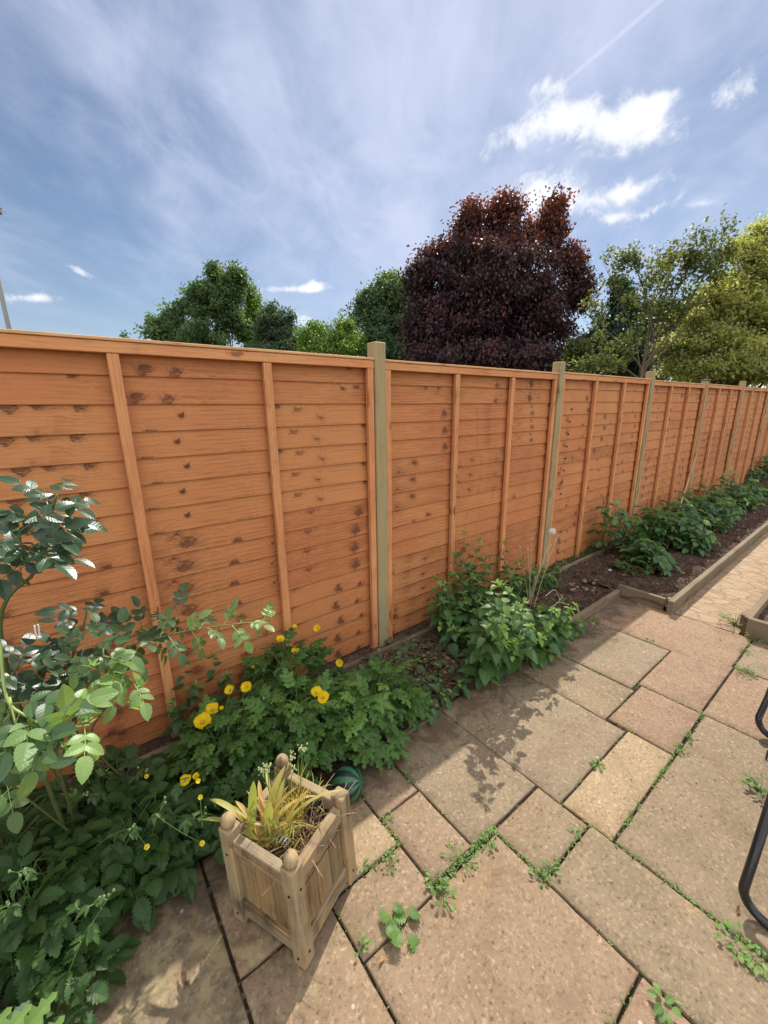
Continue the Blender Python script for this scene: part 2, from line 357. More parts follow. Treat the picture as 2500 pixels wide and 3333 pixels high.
M['fabric'] = plain('dark grey mesh fabric', (.03, .03, .034), .9, .2)
M['silver'] = plain('silver trim', (.55, .55, .56), .28, .5, .1, 30, metal=.9)
M['bark'] = plain('grey brown bark', (.115, .085, .062), .9, .2, .4, 14, bumpy=.6)
M['twig'] = plain('brown twig', (.16, .11, .07), .85, .2, .35, 60)
M['cane'] = plain('bamboo cane', (.42, .27, .15), .55)
M['pebble'] = plain('grey pebble', (.20, .155, .12), .8, .3, .35, 40, bumpy=.3)
M['chip'] = plain('pale stone chip', (.55, .50, .42), .8)
M['wallw'] = plain('pale render wall', (.62, .60, .56), .85)
M['roof'] = plain('brown roof tile', (.20, .13, .10), .85)
M['pipe'] = plain('grey plastic pipe', (.30, .29, .30), .5)
M['white'] = plain('white plastic', (.75, .75, .73), .45)
M['capblk'] = plain('dark post cap', (.08, .075, .07), .5)
M['hole'] = plain('dark knot hole', (.015, .01, .008), .9)

def treeleaf(name, dark, light, tip, trans=.35, rough=.5):
    m, n, p, out = mat(name); a = n.xyz(n.attr('luv')); c = n.ramp(a[2], [(0, dark), (.65, light), (1, tip)])
    n.put(p.inputs['Base Color'], c); p.inputs['Roughness'].default_value = rough; p.inputs['Specular IOR Level'].default_value = .35
    t = n.new('ShaderNodeBsdfTranslucent'); n.put(t.inputs[0], n.vm('MULTIPLY', c, (1.6, 1.6, .8))); mx = n.new('ShaderNodeMixShader'); mx.inputs[0].default_value = trans
    n.l.new(p.outputs[0], mx.inputs[1]); n.l.new(t.outputs[0], mx.inputs[2]); n.l.new(mx.outputs[0], out.inputs[0]); return m

def slabmat():
    m, n, p, _ = mat('patio slab stone'); l = n.attr('luv'); geo = n.new('ShaderNodeNewGeometry'); pos = geo.outputs['Position']; s = n.xyz(l)[2]; e = n.xyz(l)[0]
    wn = n.new('ShaderNodeTexWhiteNoise', noise_dimensions='1D'); n.put(wn.inputs['W'], n.m('MULTIPLY', n.m('FLOOR', s), 3.7)); r = n.xyz(wn.outputs['Color'])
    c = n.ramp(r[0], [(0, (.262, .172, .118)), (.35, (.240, .180, .116)), (.7, (.232, .182, .122)), (1, (.275, .185, .120))])
    c = n.mix(n.m('GREATER_THAN', n.m('FRACT', s), .4), c, (.33, .245, .150))
    off = n.vm('ADD', pos, n.comb(n.m('MULTIPLY', s, 5.1), n.m('MULTIPLY', s, 2.3), 0))
    big = n.noise(off, 5.5, 5, .6, .4); c = n.mix(n.m('MULTIPLY', n.step(big, .42, .66), .55), c, n.vm('MULTIPLY', c, (.70, .69, .64)))
    rust = n.step(n.noise(off, 3.1, 4, .55, .5), .58, .75); c = n.mix(n.m('MULTIPLY', rust, .5), c, (.27, .17, .085))
    pink = n.step(n.noise(off, 2.0, 3, .5), .45, .7); c = n.mix(n.m('MULTIPLY', pink, .35), c, (.26, .168, .116))
    v1 = n.voro(pos, 100, 'F1'); vcx = n.xyz(v1['Color'])[0]
    sp = n.noise(pos, 85, 5, .8); grain = n.m('ADD', n.m('MULTIPLY', n.m('SUBTRACT', vcx, .5), .62), n.m('MULTIPLY', n.m('SUBTRACT', sp, .5), 2.6))
    c = n.mix(n.step(grain, -.1, -.75), c, n.vm('SCALE', c, None, .42))
    c = n.mix(n.step(grain, .1, .8), c, n.vm('ADD', n.vm('SCALE', c, None, 1.6), (.04, .04, .035)))
    # lichen and soil stains, thickest beside the planting bed
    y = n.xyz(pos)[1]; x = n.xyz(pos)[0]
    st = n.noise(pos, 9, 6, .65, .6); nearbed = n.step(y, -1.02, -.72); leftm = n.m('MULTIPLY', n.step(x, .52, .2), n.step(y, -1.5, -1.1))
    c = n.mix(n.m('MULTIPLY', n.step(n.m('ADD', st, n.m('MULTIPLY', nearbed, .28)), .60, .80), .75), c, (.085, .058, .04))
    mossn = n.noise(pos, 16, 5, .7, .5)
    c = n.mix(n.m('MULTIPLY', n.m('MULTIPLY', n.step(mossn, .46, .62), leftm), .55), c, (.10, .085, .055))
    c = n.mix(n.m('MULTIPLY', n.m('MULTIPLY', n.step(n.noise(pos, 12, 4, .6), .48, .62), leftm), .5), c, (.40, .335, .185))
    fl = n.voro(pos, 34, 'F1'); spot = n.m('MULTIPLY', n.m('LESS_THAN', fl['Distance'], .10), n.m('GREATER_THAN', n.xyz(fl['Color'])[0], .80)); c = n.mix(n.m('MULTIPLY', spot, .5), c, (.10, .07, .05))
    sp2 = n.voro(n.vm('ADD', pos, (3, 1, 0)), 16, 'F1'); spot2 = n.m('MULTIPLY', n.m('LESS_THAN', n.m('ADD', sp2['Distance'], n.m('MULTIPLY', st, .2)), .20), n.m('GREATER_THAN', n.xyz(sp2['Color'])[0], .86)); c = n.mix(n.m('MULTIPLY', spot2, .5), c, (.62, .56, .46))
    c = n.vm('MULTIPLY', c, (.98, .95, .905))
    n.put(p.inputs['Base Color'], c); p.inputs['Roughness'].default_value = .85; p.inputs['Specular IOR Level'].default_value = .3
    h = n.m('ADD', n.m('MULTIPLY', grain, .55), n.m('MULTIPLY', st, .8)); n.put(p.inputs['Normal'], n.bump(h, .55, .0035))
    return m
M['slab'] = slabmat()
def soilmat(name, a, b, sc=40):
    m, n, p, _ = mat(name); geo = n.new('ShaderNodeNewGeometry'); pos = geo.outputs['Position']
    f = n.noise(pos, sc, 8, .7); c = n.ramp(f, [(.3, a), (.62, b), (.8, tuple(x*1.7 for x in b))])
    v = n.voro(pos, 90); c = n.mix(n.m('MULTIPLY', n.m('GREATER_THAN', n.xyz(v['Color'])[0], .93), .6), c, (.24, .17, .11))
    n.put(p.inputs['Base Color'], c); p.inputs['Roughness'].default_value = .95; p.inputs['Specular IOR Level'].default_value = .15
    n.put(p.inputs['Normal'], n.bump(n.m('ADD', f, n.m('MULTIPLY', v['Distance'], .4)), .9, .012)); return m
M['soil'] = soilmat('bed soil', (.035, .022, .015), (.095, .060, .042))
M['dirt'] = soilmat('joint dirt', (.02, .016, .010), (.06, .045, .028), 60)
M['grassground'] = soilmat('rough lawn', (.03, .05, .015), (.07, .10, .03), 8)
def pathmat():
    m, n, p, _ = mat('imprinted concrete path'); geo = n.new('ShaderNodeNewGeometry'); pos = geo.outputs['Position']
    w = n.vm('ADD', n.vm('MULTIPLY', pos, (1.0, .8, 1)), n.vm('SCALE', n.noise(pos, 7, 3, col=True), None, .10))
    e = n.voro(w, 8.0, 'DISTANCE_TO_EDGE')['Distance']; line = n.m('SUBTRACT', 1.0, n.step(e, .015, .055))
    f = n.noise(pos, 14, 6, .65); g_ = n.noise(pos, 160, 3, .6)
    st = n.noise(n.vm('MULTIPLY', pos, (30, 5, 1)), 1.0, 4, .6)
    c = n.ramp(f, [(.3, (.24, .155, .085)), (.55, (.33, .22, .125)), (.75, (.39, .28, .165))])
    c = n.mix(n.m('MULTIPLY', n.step(st, .50, .60), .55), c, (.19, .12, .06))
    c = n.mix(n.m('MULTIPLY', n.step(g_, .55, .75), .35), c, (.25, .17, .09))
    c = n.mix(n.m('MULTIPLY', line, .32), c, (.18, .115, .06))
    n.put(p.inputs['Base Color'], c); p.inputs['Roughness'].default_value = .75
    h = n.m('SUBTRACT', n.m('MULTIPLY', f, .6), n.m('MULTIPLY', line, .8)); n.put(p.inputs['Normal'], n.bump(h, .7, .012)); return m
M['path'] = pathmat()
def ballmat():
    m, n, p, _ = mat('striped vinyl ball'); a = n.xyz(n.attr('luv')); geo = n.new('ShaderNodeTexCoord'); ob = geo.outputs['Object']
    jag = n.m('MULTIPLY', n.m('SUBTRACT', n.noise(ob, 38, 4, .7), .5), .85)
    s = n.m('ADD', n.m('SINE', n.m('MULTIPLY', a[0], 2*math.pi*8)), n.m('MULTIPLY', jag, 2.6))
    c = n.mix(n.step(s, -.1, .15), (.006, .018, .016), (.032, .13, .058)); c = n.mix(n.m('MULTIPLY', n.step(n.noise(ob, 70, 3), .55, .7), .35), c, (.02, .10, .05))
    n.put(p.inputs['Base Color'], c); p.inputs['Roughness'].default_value = .42; return m
M['ball'] = ballmat()
def stripemat():
    m, n, p, _ = mat('black and white striped plastic'); a = n.xyz(n.attr('luv'))
    c = n.mix(n.m('GREATER_THAN', n.m('SINE', n.m('MULTIPLY', a[0], 2*math.pi/.011)), 0.0), (.02, .02, .02), (.7, .7, .68)); n.put(p.inputs['Base Color'], c); p.inputs['Roughness'].default_value = .4; return m
M['stripe'] = stripemat()

# ------------------------------------------------------------------ setting: ground, patio, path, beds
def plane(name, x0, x1, y0, y1, z, m, kind='structure', nx=1, ny=1, amp=0.0, sc=3.0, seed=0.0):
    mb = MB(); vs = []; at_ = []
    for j in range(ny+1):
        for i in range(nx+1):
            x = x0+(x1-x0)*i/nx; y = y0+(y1-y0)*j/ny; h = 0.0
            if amp: h = amp*(mnoise.fractal(Vector((x*sc, y*sc, seed)), .9, 2.1, 5))
            vs.append((x, y, z+h)); at_.append((x, y, 0))
    mb.add(vs, [(j*(nx+1)+i, j*(nx+1)+i+1, (j+1)*(nx+1)+i+1, (j+1)*(nx+1)+i) for j in range(ny) for i in range(nx)], at_)
    o = mb.build(name, m, smooth=bool(amp)); o['kind'] = kind; return o
plane('ground', -300, 300, -300, 300, -.06, M['grassground'])
plane('patio_bedding', -3.2, 3.50, -6.5, -.6, -.013, M['dirt'], nx=130, ny=120, amp=.006, sc=14)
plane('soil', -3.2, 3.50, -.70, .02, .02, M['soil'], nx=420, ny=60, amp=.030, sc=5)
plane('soil', 3.46, 15.0, -1.035, .02, .035, M['soil'], nx=520, ny=60, amp=.040, sc=5, seed=4)
plane('soil', 3.53, 12.0, -4.0, -1.50, .055, M['soil'], nx=160, ny=60, amp=.03, sc=5, seed=9)
SL = [(.945, 1.343, -.69, -1.262, 1), (1.347, 1.945, -.69, -1.368, 2), (1.953, 2.303, -.66, -1.268, 3), (2.312, 2.886, -.66, -1.250, 4), (2.898, 3.485, -.66, -1.545, 5),
      (1.972, 2.378, -1.278, -1.562, 6), (2.386, 2.990, -1.258, -1.552, 7), (1.357, 1.964, -1.376, -1.566, 8.5), (1.052, 1.342, -1.275, -1.482, 9), (.446, 1.042, -1.285, -1.778, 10),
      (1.050, 1.352, -1.492, -2.10, 11), (.742, .936, -.978, -1.258, 12), (.742, .936, -.69, -.968, 13), (.446, .732, -.69, -1.083, 14.5), (.446, .734, -1.094, -1.278, 15),
      (.150, .438, -1.100, -1.72, 16), (.150, .438, -.69, -1.090, 17), (-.46, .140, -.69, -1.30, 18), (1.363, 2.380, -1.576, -2.18, 19), (2.390, 2.992, -1.562, -2.18, 20),
      (3.002, 3.485, -1.556, -2.18, 21), (.446, 1.040, -1.788, -2.80, 22), (-.46, .140, -1.31, -1.9, 23), (-1.07, -.47, -.69, -1.30, 24), (-1.07, -.47, -1.31, -1.9, 25), (-1.68, -1.08, -.69, -1.9, 26), (-1.68, -1.08, -1.91, -2.8, 33), (-2.28, -1.69, -.69, -1.9, 34), (-2.28, -1.69, -1.91, -2.8, 35),
      (.150, .438, -1.73, -2.80, 27), (-.46, .140, -1.91, -2.80, 28), (-1.07, -.47, -1.91, -2.80, 29), (1.050, 1.352, -2.11, -2.80, 30), (1.363, 2.38, -2.19, -2.8, 31), (2.39, 3.485, -2.19, -2.8, 32)]
for i in range(9):
    for j in range(3): SL.append((-1.68+.6*i-.6, -1.68+.6*i-.008, -2.81-j*.7, -2.81-j*.7-.692, 40+i*3+j)) if i < 9 else None
rs = random.Random(5); mb = MB()
for (x0, x1, y0, y1, s) in SL:
    dz = rs.uniform(-.002, .0015); tx, ty = rs.uniform(-.0022, .0022), rs.uniform(-.0022, .0022)
    nx = max(2, round((x1-x0)/.045)); ny = max(2, round((y0-y1)/.045)); vs = []; at_ = []; fs = []
    jj = lambda t, k: .0022*mnoise.noise(Vector((t*26, k*7.3, s)))+.0010*mnoise.noise(Vector((t*90, k*3.3, s)))
    rows = [0, .14] + [k/ny for k in range(1, ny)] + [1-.14, 1]
    def line(n_, L):
        r = .004/L; return [0.0, r] + [k/n_ for k in range(1, n_)] + [1-r, 1.0]
    xs, ys = line(nx, x1-x0), line(ny, y0-y1)
    for b, ty_ in enumerate(ys):
        for a_, tx_ in enumerate(xs):
            x = x0+(x1-x0)*tx_; y = y1+(y0-y1)*ty_
            edge = a_ in (0, len(xs)-1) or b in (0, len(ys)-1)
            if a_ in (0, len(xs)-1): x += jj(y, 1 if a_ else 2)
            if b in (0, len(ys)-1): y += jj(x, 3 if b else 4)
            z = dz+tx*(tx_-.5)+ty*(ty_-.5)+.0012*mnoise.noise(Vector((x*9, y*9, s)))-(.004 if edge else 0)
            vs.append((x, y, z)); at_.append((0, 0, s))
    w = len(xs)
    fs = [(j*w+i, j*w+i+1, (j+1)*w+i+1, (j+1)*w+i) for j in range(len(ys)-1) for i in range(w-1)]
    ring = [i for i in range(w)]+[j*w+w-1 for j in range(1, len(ys))]+[(len(ys)-1)*w+i for i in range(w-2, -1, -1)]+[j*w for j in range(len(ys)-2, 0, -1)]
    b0 = len(vs)
    for i in ring: vs.append((vs[i][0], vs[i][1], -.04)); at_.append((0, 0, s))
    k = len(ring); fs += [(ring[i], b0+i, b0+(i+1) % k, ring[(i+1) % k]) for i in range(k)]
    mb.add(vs, fs, at_)
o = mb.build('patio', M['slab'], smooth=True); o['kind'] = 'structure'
try:
    o.data.set_sharp_from_angle(angle=math.radians(50))
except Exception: pass
plane('path', 3.495, 15.0, -1.47, -1.045, -.004, M['path'], nx=200, ny=8, amp=.004, sc=6)

# timber edging
def edging(p0, p1, h, th, label, seed, top=.0, z0=-.03):
    p0, p1 = Vector(p0), Vector(p1); d = p1-p0; L = d.length; d.normalize(); side = d.cross(V(0, 0, 1)).normalized()
    e = empty('edging_board', (p0.x, p0.y, 0), label, 'edging board', 'timber boards edging the planting beds')
    n_ = max(2, int(L/.25)); mb = MB(); rr = random.Random(seed)
    box(mb, p0+V(0, 0, z0), d*L, V(0, 0, h-z0), side*th, seed, .004); mb.build('board', M['edging'], e, recalc=True)
    for t in (.08, L-.10):
        mb = MB()
        if L > .5: box(mb, p0+d*t-side*.03+V(0, 0, -.05), V(0, 0, h*.8+.05), d*.045, side*.028, seed+.3, .002)
        if mb.v: mb.build('peg', M['edging'], e, recalc=True)
    return e
edging((3.46, -.668, 0), (2.55, -.676, 0), .060, -.035, 'weathered edging board between bare soil and slabs right of the nettles', 1)
edging((1.30, -.690, 0), (.98, -.695, 0), .014, -.03, 'sunken dark edging board under the poppies and wilted nettles', 9)
edging((3.47, -.672, 0), (3.47, -1.015, 0), .095, -.035, 'short edging board running across to the bed corner', 2)
edging((3.44, -1.045, 0), (8.6, -.99, 0), .105, .04, 'long edging board between raspberry bed and tan path, nearer length', 3)
edging((8.62, -.98, 0), (14.8, -.93, 0), .115, .04, 'farther edging board continuing along the path under bushy raspberries', 4)
edging((3.52, -1.476, 0), (9.0, -1.476, 0), .125, .04, 'long edging board of the small bed on the right of the path', 5)
edging((3.482, -1.50, 0), (3.482, -3.2, 0), .135, -.04, 'thick grooved edging board at the end of the right hand bed', 6)
edging((-2.5, -.105, 0), (2.9, -.125, 0), .058, .03, 'low grey board lying along the foot of the fence', 7)
edging((2.93, -.13, 0), (4.9, -.13, 0), .066, .03, 'low board at the fence foot beside the bare soil', 8)

# ------------------------------------------------------------------ fence
PX0, PIT = 1.468, 1.905
PW = .076
fence = empty('timber_fence', (PX0, 0, 0), 'long orange brown overlap panel fence with square greenish posts beside the beds', 'fence')
rf = random.Random(11)
NP = 9
for k in range(-2, NP):
    x0 = PX0+(k-1)*PIT+PW/2+.002; x1 = PX0+k*PIT-PW/2-.002; L = x1-x0
    dzp = [0, 0, 0, -.004, .006, -.003, .004, 0, .003, 0, 0][k+2]
    ztop = 1.815+dzp
    mb = MB(); z = .035; bi = 0
    logs = []; rem = 0
    nb = 16; ex = (ztop-.035-.02)/nb
    seed = 0.0
    for b in range(nb):
        if rem <= 0: seed = rf.uniform(0, 60); rem = rf.choice([1, 1, 2, 3, 5] if k else [2, 4, 5, 6])
        rem -= 1
        h = ex+.018 if b < nb-1 else ex
        if b == nb-2: h += .0
        zb = .035+b*ex; sl_ = rf.uniform(-.006, .006) if 0 < b < nb-1 else 0
        # lower edge proud of the board beneath it, upper edge tucked behind the next; wavy sawn lower edge
        nseg = 22; vs = []; at_ = []; uo = rf.uniform(-.03, .03)
        th = .008; yb, yt = -.0138, -.0045
        for i in range(nseg+1):
            u = L*i/nseg; wv = .0022*mnoise.noise(Vector((u*3.1, b*5.3, k*9.1)))+sl_*(i/nseg-.5)
            for (zz, yy, vv) in ((zb+wv+.0015, yb+.0, 0.0), (zb+wv+.004, yb-.0012, .004), (zb+h, yt-.0012, h), (zb+h, yt+.006, h+.006), (zb+wv+.0015, yb+.0048, -.005)):
                vs.append((x0+u, yy, zz)); at_.append((u+uo, vv, seed+bi*0.0))
        for i in range(nseg):
            for q in range(5): vs_ = (i*5+q, i*5+(q+1) % 5, (i+1)*5+(q+1) % 5, (i+1)*5+q); mb.f.append(tuple(len(mb.v)+j for j in vs_))
        mb.v += vs; mb.a += at_; bi += 1
    pan = mb.build('fence_panel', M['knotty' if k in (0, -1) else 'fence'], fence, recalc=True)
    def bat(xc, w, zt, y0=-.0255, t=.026, seed=0, tilt=0.0, name='batten'):
        m2 = MB(); box(m2, V(xc-w/2, y0-t, .02), V(tilt, 0, zt-.02), V(w, 0, 0), V(0, t, 0), seed, .002); return m2.build(name, M['batten'], pan, recalc=True)
    bat(x0+.022, .040, ztop-.050, seed=rf.uniform(0, 50)); bat(x1-.022, .040, ztop-.050, seed=rf.uniform(0, 50))
    for f_ in (1/3, 2/3):
        bx = x0+L*f_
        if k == 0 and f_ < .5: bx = .205
        if k == 0 and f_ > .5: bx = .812
        bat(bx, .040, ztop-.052, seed=rf.uniform(0, 50), tilt=rf.uniform(-.006, .006))
    m2 = MB(); box(m2, V(x0, -.0525, ztop-.050), V(L, 0, 0), V(0, 0, .042), V(0, .026, 0), rf.uniform(0, 50), .002); m2.build('top_rail', M['batten'], pan, recalc=True)
    m2 = MB(); box(m2, V(x0-.002, -.058, ztop-.0065), V(L+.004, 0, 0), V(0, .079, 0), V(0, 0, .012), rf.uniform(0, 50), .002); m2.build('capping_strip', M['fcap'], pan, recalc=True)
    m2 = MB(); box(m2, V(x0, .012, .06), V(L, 0, 0), V(0, 0, .042), V(0, .026, 0), rf.uniform(0, 50), .002); m2.build('rear_rail', M['batten'], pan, recalc=True); m2 = MB(); box(m2, V(x0, .012, ztop-.075), V(L, 0, 0), V(0, 0, .042), V(0, .026, 0), rf.uniform(0, 50), .002); m2.build('rear_rail', M['batten'], pan, recalc=True)
    if k == 2:       # open knots down the left bay of this panel
        for b in range(6, 14):
            m2 = MB(); c = V(x0+.245-.012*(13-b)*.4+rf.uniform(-.008, .008), -.0190, .035+b*ex+.050); sphere(m2, c, .012, .0055, .008, 10, 6)
            m2.build('knot_hole', M['hole'], pan)
for k in range(-3, NP):
    x = PX0+k*PIT; m2 = MB(); top = 1.905+rf.uniform(-.008, .008)
    if k == 3: top = 1.862
    lean = rf.uniform(-.006, .006)
    box(m2, V(x-PW/2, -.062, -.3), V(lean, 0, top+.3), V(PW, 0, 0), V(0, PW, 0), rf.uniform(0, 50), .004)
    po = m2.build('fence_post', M['post'], fence, recalc=True)
    if k == 3:
        m2 = MB(); box(m2, V(x-PW/2-.012, -.074, top+.001), V(PW+.024, 0, 0), V(0, PW+.024, 0), V(0, 0, .016), 0, .004); box(m2, V(x-.02, -.045, top+.017), V(.04, 0, 0), V(0, .04, 0), V(0, 0, .012), 0, .004)
        m2.build('post_cap', M['capblk'], po, recalc=True)
# ------------------------------------------------------------------ planter
ang = math.radians(24.5); ca, sa = math.cos(ang), math.sin(ang)
E1 = V(ca, sa, 0); E2 = V(-sa, ca, 0); P0 = V(.302, -1.196, 0); PS = .284
planter = empty('wooden_planter', P0+E1*PS/2+E2*PS/2, 'square weathered wooden planter with ball finials standing on the patio', 'planter')
def pl_(a, b, z=0.0): return P0+E1*a+E2*b+V(0, 0, z)
T = .046; HT = .345
rp = random.Random(3)
for i, (a, b) in enumerate(((0, 0), (PS-T, 0), (PS-T, PS-T), (0, PS-T))):
    mb = MB(); box(mb, pl_(a, b), V(0, 0, HT), E1*T, E2*T, rp.uniform(0, 40), .004); post = mb.build('corner_post', M['planter'], planter, recalc=True)
    if i != 1:
        mb = MB(); c = pl_(a+T/2, b+T/2, HT+.0165); sphere(mb, c, .0222, None, .0226, 20, 14, rp.uniform(0, 40)); tube(mb, [c+V(0, 0, -.022), c+V(0, 0, -.012)], [.016, .013], 12)
        for q in range(len(mb.a)): mb.a[q] = ((mb.v[q][2]-HT)*1.0, math.atan2(mb.v[q][1]-c.y, mb.v[q][0]-c.x)*.026, 7.7+i)
        mb.build('ball_finial', M['planter'], post, smooth=True)
    for zz in (.045, .272):
        for fo, dd in ((pl_(a+T/2, b-.001, zz) if b == 0 else pl_(a+T/2, b+T+.001, zz), E2), (pl_(a-.001, b+T*.5, zz-.012) if a == 0 else pl_(a+T+.001, b+T*.5, zz-.012), E1)):
            mb = MB(); tube(mb, [fo-dd*.0012, fo+dd*.0012], .0038, 8); mb.build('screw_hole', M['hole'], post)
I = .011
for (o_, d_, n_) in ((pl_(T, I), E1, E2), (pl_(T, PS-I), E1, -E2), (pl_(I, T), E2, E1), (pl_(PS-I, T), E2, -E1)):
    L = PS-2*T
    mb = MB(); box(mb, o_+V(0, 0, .268)-n_*.004, d_*L, V(0, 0, .046), n_*.030, rp.uniform(0, 40), .003); mb.build('top_rail', M['planter'], planter, recalc=True)
    mb = MB(); box(mb, o_+V(0, 0, .030)-n_*.004, d_*L, V(0, 0, .052), n_*.030, rp.uniform(0, 40), .003); mb.build('bottom_rail', M['planter'], planter, recalc=True)
    mb = MB(); q = L/3
    for j in range(3): box(mb, o_+d_*(j*q+.0012)+n_*.006+V(0, 0, .0825), V(0, 0, .185), d_*(q-.0024), n_*.012, rp.uniform(0, 40), .0025)
    mb.build('side_boards', M['planterboard'], planter, recalc=True)
LEAN = V(RT.x, RT.y, 0).normalized()*-.055+V(FW.x, FW.y, 0).normalized()*.035   # the old planter leans a little
def lean_all(o):
    for c in o.children:
        if c.type == 'MESH':
            for v in c.data.vertices: v.co += LEAN*max(0, v.co.z)
        lean_all(c)
bpy.context.view_layer.update(); lean_all(planter)
# ------------------------------------------------------------------ leaf and plant builders
ZUP = V(0, 0, 1)
def prof(kind, t):
    if kind == 'ovate': return (t**.55)*((1-t)**.85)*2.5
    if kind == 'cordate': return (t**.33)*((1-t)**.95)*2.05
    if kind == 'obovate': return (t**.9)*((1-t)**.5)*2.4
    if kind == 'lance': return (t**.6)*((1-t)**.9)*2.3
    if kind == 'strap': return min(1, .45+t*1.6)*min(1.0, ((1-t)*5)**.6)
    if kind == 'round': return (t**.45)*((1-t)**.45)*1.85
    return 1
def blade(mb, o, d, n, L, W, kind='ovate', seg=7, curl=.5, fold=.25, tint=.5, tooth=0.0, teeth=0, side=0.0):
    d = d.normalized(); s = d.cross(n); s = s.normalized() if s.length > 1e-5 else d.orthogonal().normalized(); n = s.cross(d).normalized()
    if teeth: seg = teeth*2
    vs = []; at_ = []; cf, sf = math.cos(fold), math.sin(fold); c = curl if abs(curl) > 1e-3 else 1e-3
    for i in range(seg+1):
        t = i/seg; a = c*t; pos = o+d*(L*math.sin(a)/c)-n*(L*(1-math.cos(a))/c)+s*(side*t*t*L); nn = n*math.cos(a)+d*math.sin(a); dd = d*math.cos(a)-n*math.sin(a)
        hw = W*.5*prof(kind, min(.999, max(.001, t))); adv = 0.0
        if tooth and 0 < i < seg:
            if i % 2: hw *= 1+tooth*.5; adv = tooth*.3*L/seg
            else: hw *= 1-tooth*.5; adv = -tooth*.2*L/seg
        if i == seg: hw = 0
        pos_e = pos+dd*adv
        vs += [pos-s*hw*cf+nn*hw*sf+dd*adv, pos, pos+s*hw*cf+nn*hw*sf+dd*adv]; at_ += [(-1, t, tint), (0, t, tint), (1, t, tint)]
    fs = []
    for i in range(seg): b = i*3; fs += [(b, b+1, b+4, b+3), (b+1, b+2, b+5, b+4)]
    mb.add(vs, fs, at_)
def rdir(r): 
    z = r.uniform(-1, 1); a = r.uniform(0, 2*math.pi); k = math.sqrt(1-z*z); return V(k*math.cos(a), k*math.sin(a), z)
def pinnate(mb, ms, o, d, n, r, pairs=2, L=.05, W=.034, rach=.07, kind='ovate', tooth=.0, teeth=0, tint=.5, curl=.4, droop=.35, pet=.3, ang_=.95, srad=.0012, shrink=.85, fold=.3):
    """compound leaf: rachis with paired leaflets and a terminal one"""
    d = d.normalized(); s = d.cross(n).normalized(); n = s.cross(d).normalized(); pts = []; K = 6; c = droop
    for i in range(K+1):
        t = i/K; a = c*t; pts.append(o+d*(rach*math.sin(a)/c)-n*(rach*(1-math.cos(a))/c))
    tube(ms, pts, [srad*(1.2-.6*i/K) for i in range(K+1)], 4, cap=False)
    for j in range(pairs+1):
        t = pet+(1-pet)*j/max(1, pairs) if pairs else 1.0; i = min(K-1, int(t*K)); p = pts[i].lerp(pts[i+1], t*K-i) if t < 1 else pts[K]
        a = c*t; dd = d*math.cos(a)-n*math.sin(a); nn = n*math.cos(a)+d*math.sin(a); sc = shrink**(pairs-j)
        if j == pairs: blade(mb, p, dd+rdir(r)*.12, nn+rdir(r)*.2, L*1.08, W*1.1, kind, curl=curl*r.uniform(.5, 1.4), fold=fold*r.uniform(.4, 1.4), tint=tint, tooth=tooth, teeth=teeth)
        else:
            for sg in (-1, 1):
                ld = dd*math.cos(ang_)+s*sg*math.sin(ang_)+rdir(r)*.12
                blade(mb, p, ld, nn+rdir(r)*.25, L*sc*r.uniform(.88, 1.05), W*sc, kind, curl=curl*r.uniform(.5, 1.5), fold=fold*r.uniform(.4, 1.4), tint=tint+r.uniform(-.05, .05), tooth=tooth, teeth=teeth)
def fernleaf(mb, ms, o, d, n, r, size=.09, tint=.4, droop=.6):
    """deeply divided poppy leaf: paired lobed leaflets, larger towards the tip"""
    d = d.normalized(); s = d.cross(n).normalized(); n = s.cross(d).normalized(); c = droop; K = 4
    tube(ms, [o+d*(size*math.sin(c*i/K)/c)-n*(size*(1-math.cos(c*i/K))/c) for i in range(K+1)], .0009, 3, cap=False)
    for j, t in enumerate((.25, .52, .78, 1.0)):
        a = c*t; p = o+d*(size*math.sin(a)/c)-n*(size*(1-math.cos(a))/c); dd = d*math.cos(a)-n*math.sin(a); nn = n*math.cos(a)+d*math.sin(a); l = size*(.36+.16*t)
        for sg in ((-1, 1) if t < 1 else (0,)):
            ld = dd if sg == 0 else dd*.62+s*sg*.8
            ld = ld+rdir(r)*.12; nl = nn+rdir(r)*.22
            # a lobed leaflet: middle blade and two side lobes
            blade(mb, p, ld, nl, l*1.1, l*.62, 'ovate', curl=.5*r.uniform(.3, 1.5), fold=.2, tint=tint+r.uniform(-.06, .06), tooth=.75, teeth=3)
            sd = ld.cross(nl).normalized()
            for q in (-1, 1): blade(mb, p+ld.normalized()*l*.22, ld*.75+sd*q*.7, nl, l*.55, l*.30, 'lance', seg=3, curl=.4, fold=.15, tint=tint)
def dome(r, cx, cy, rx, ry, h, low=.25):
    """a point of a mound's leafy shell and the way out of it"""
    a = r.uniform(0, 2*math.pi); q = math.sqrt(r.uniform(0, 1)); x = q*math.cos(a); y = q*math.sin(a)
    z = math.sqrt(max(0, 1-q*q))*r.uniform(.72, 1.05); z = max(z, r.uniform(low*.4, low)+.1*r.random())
    return V(cx+rx*x, cy+ry*y, h*z), V(x, y, .35+.6*z).normalized()
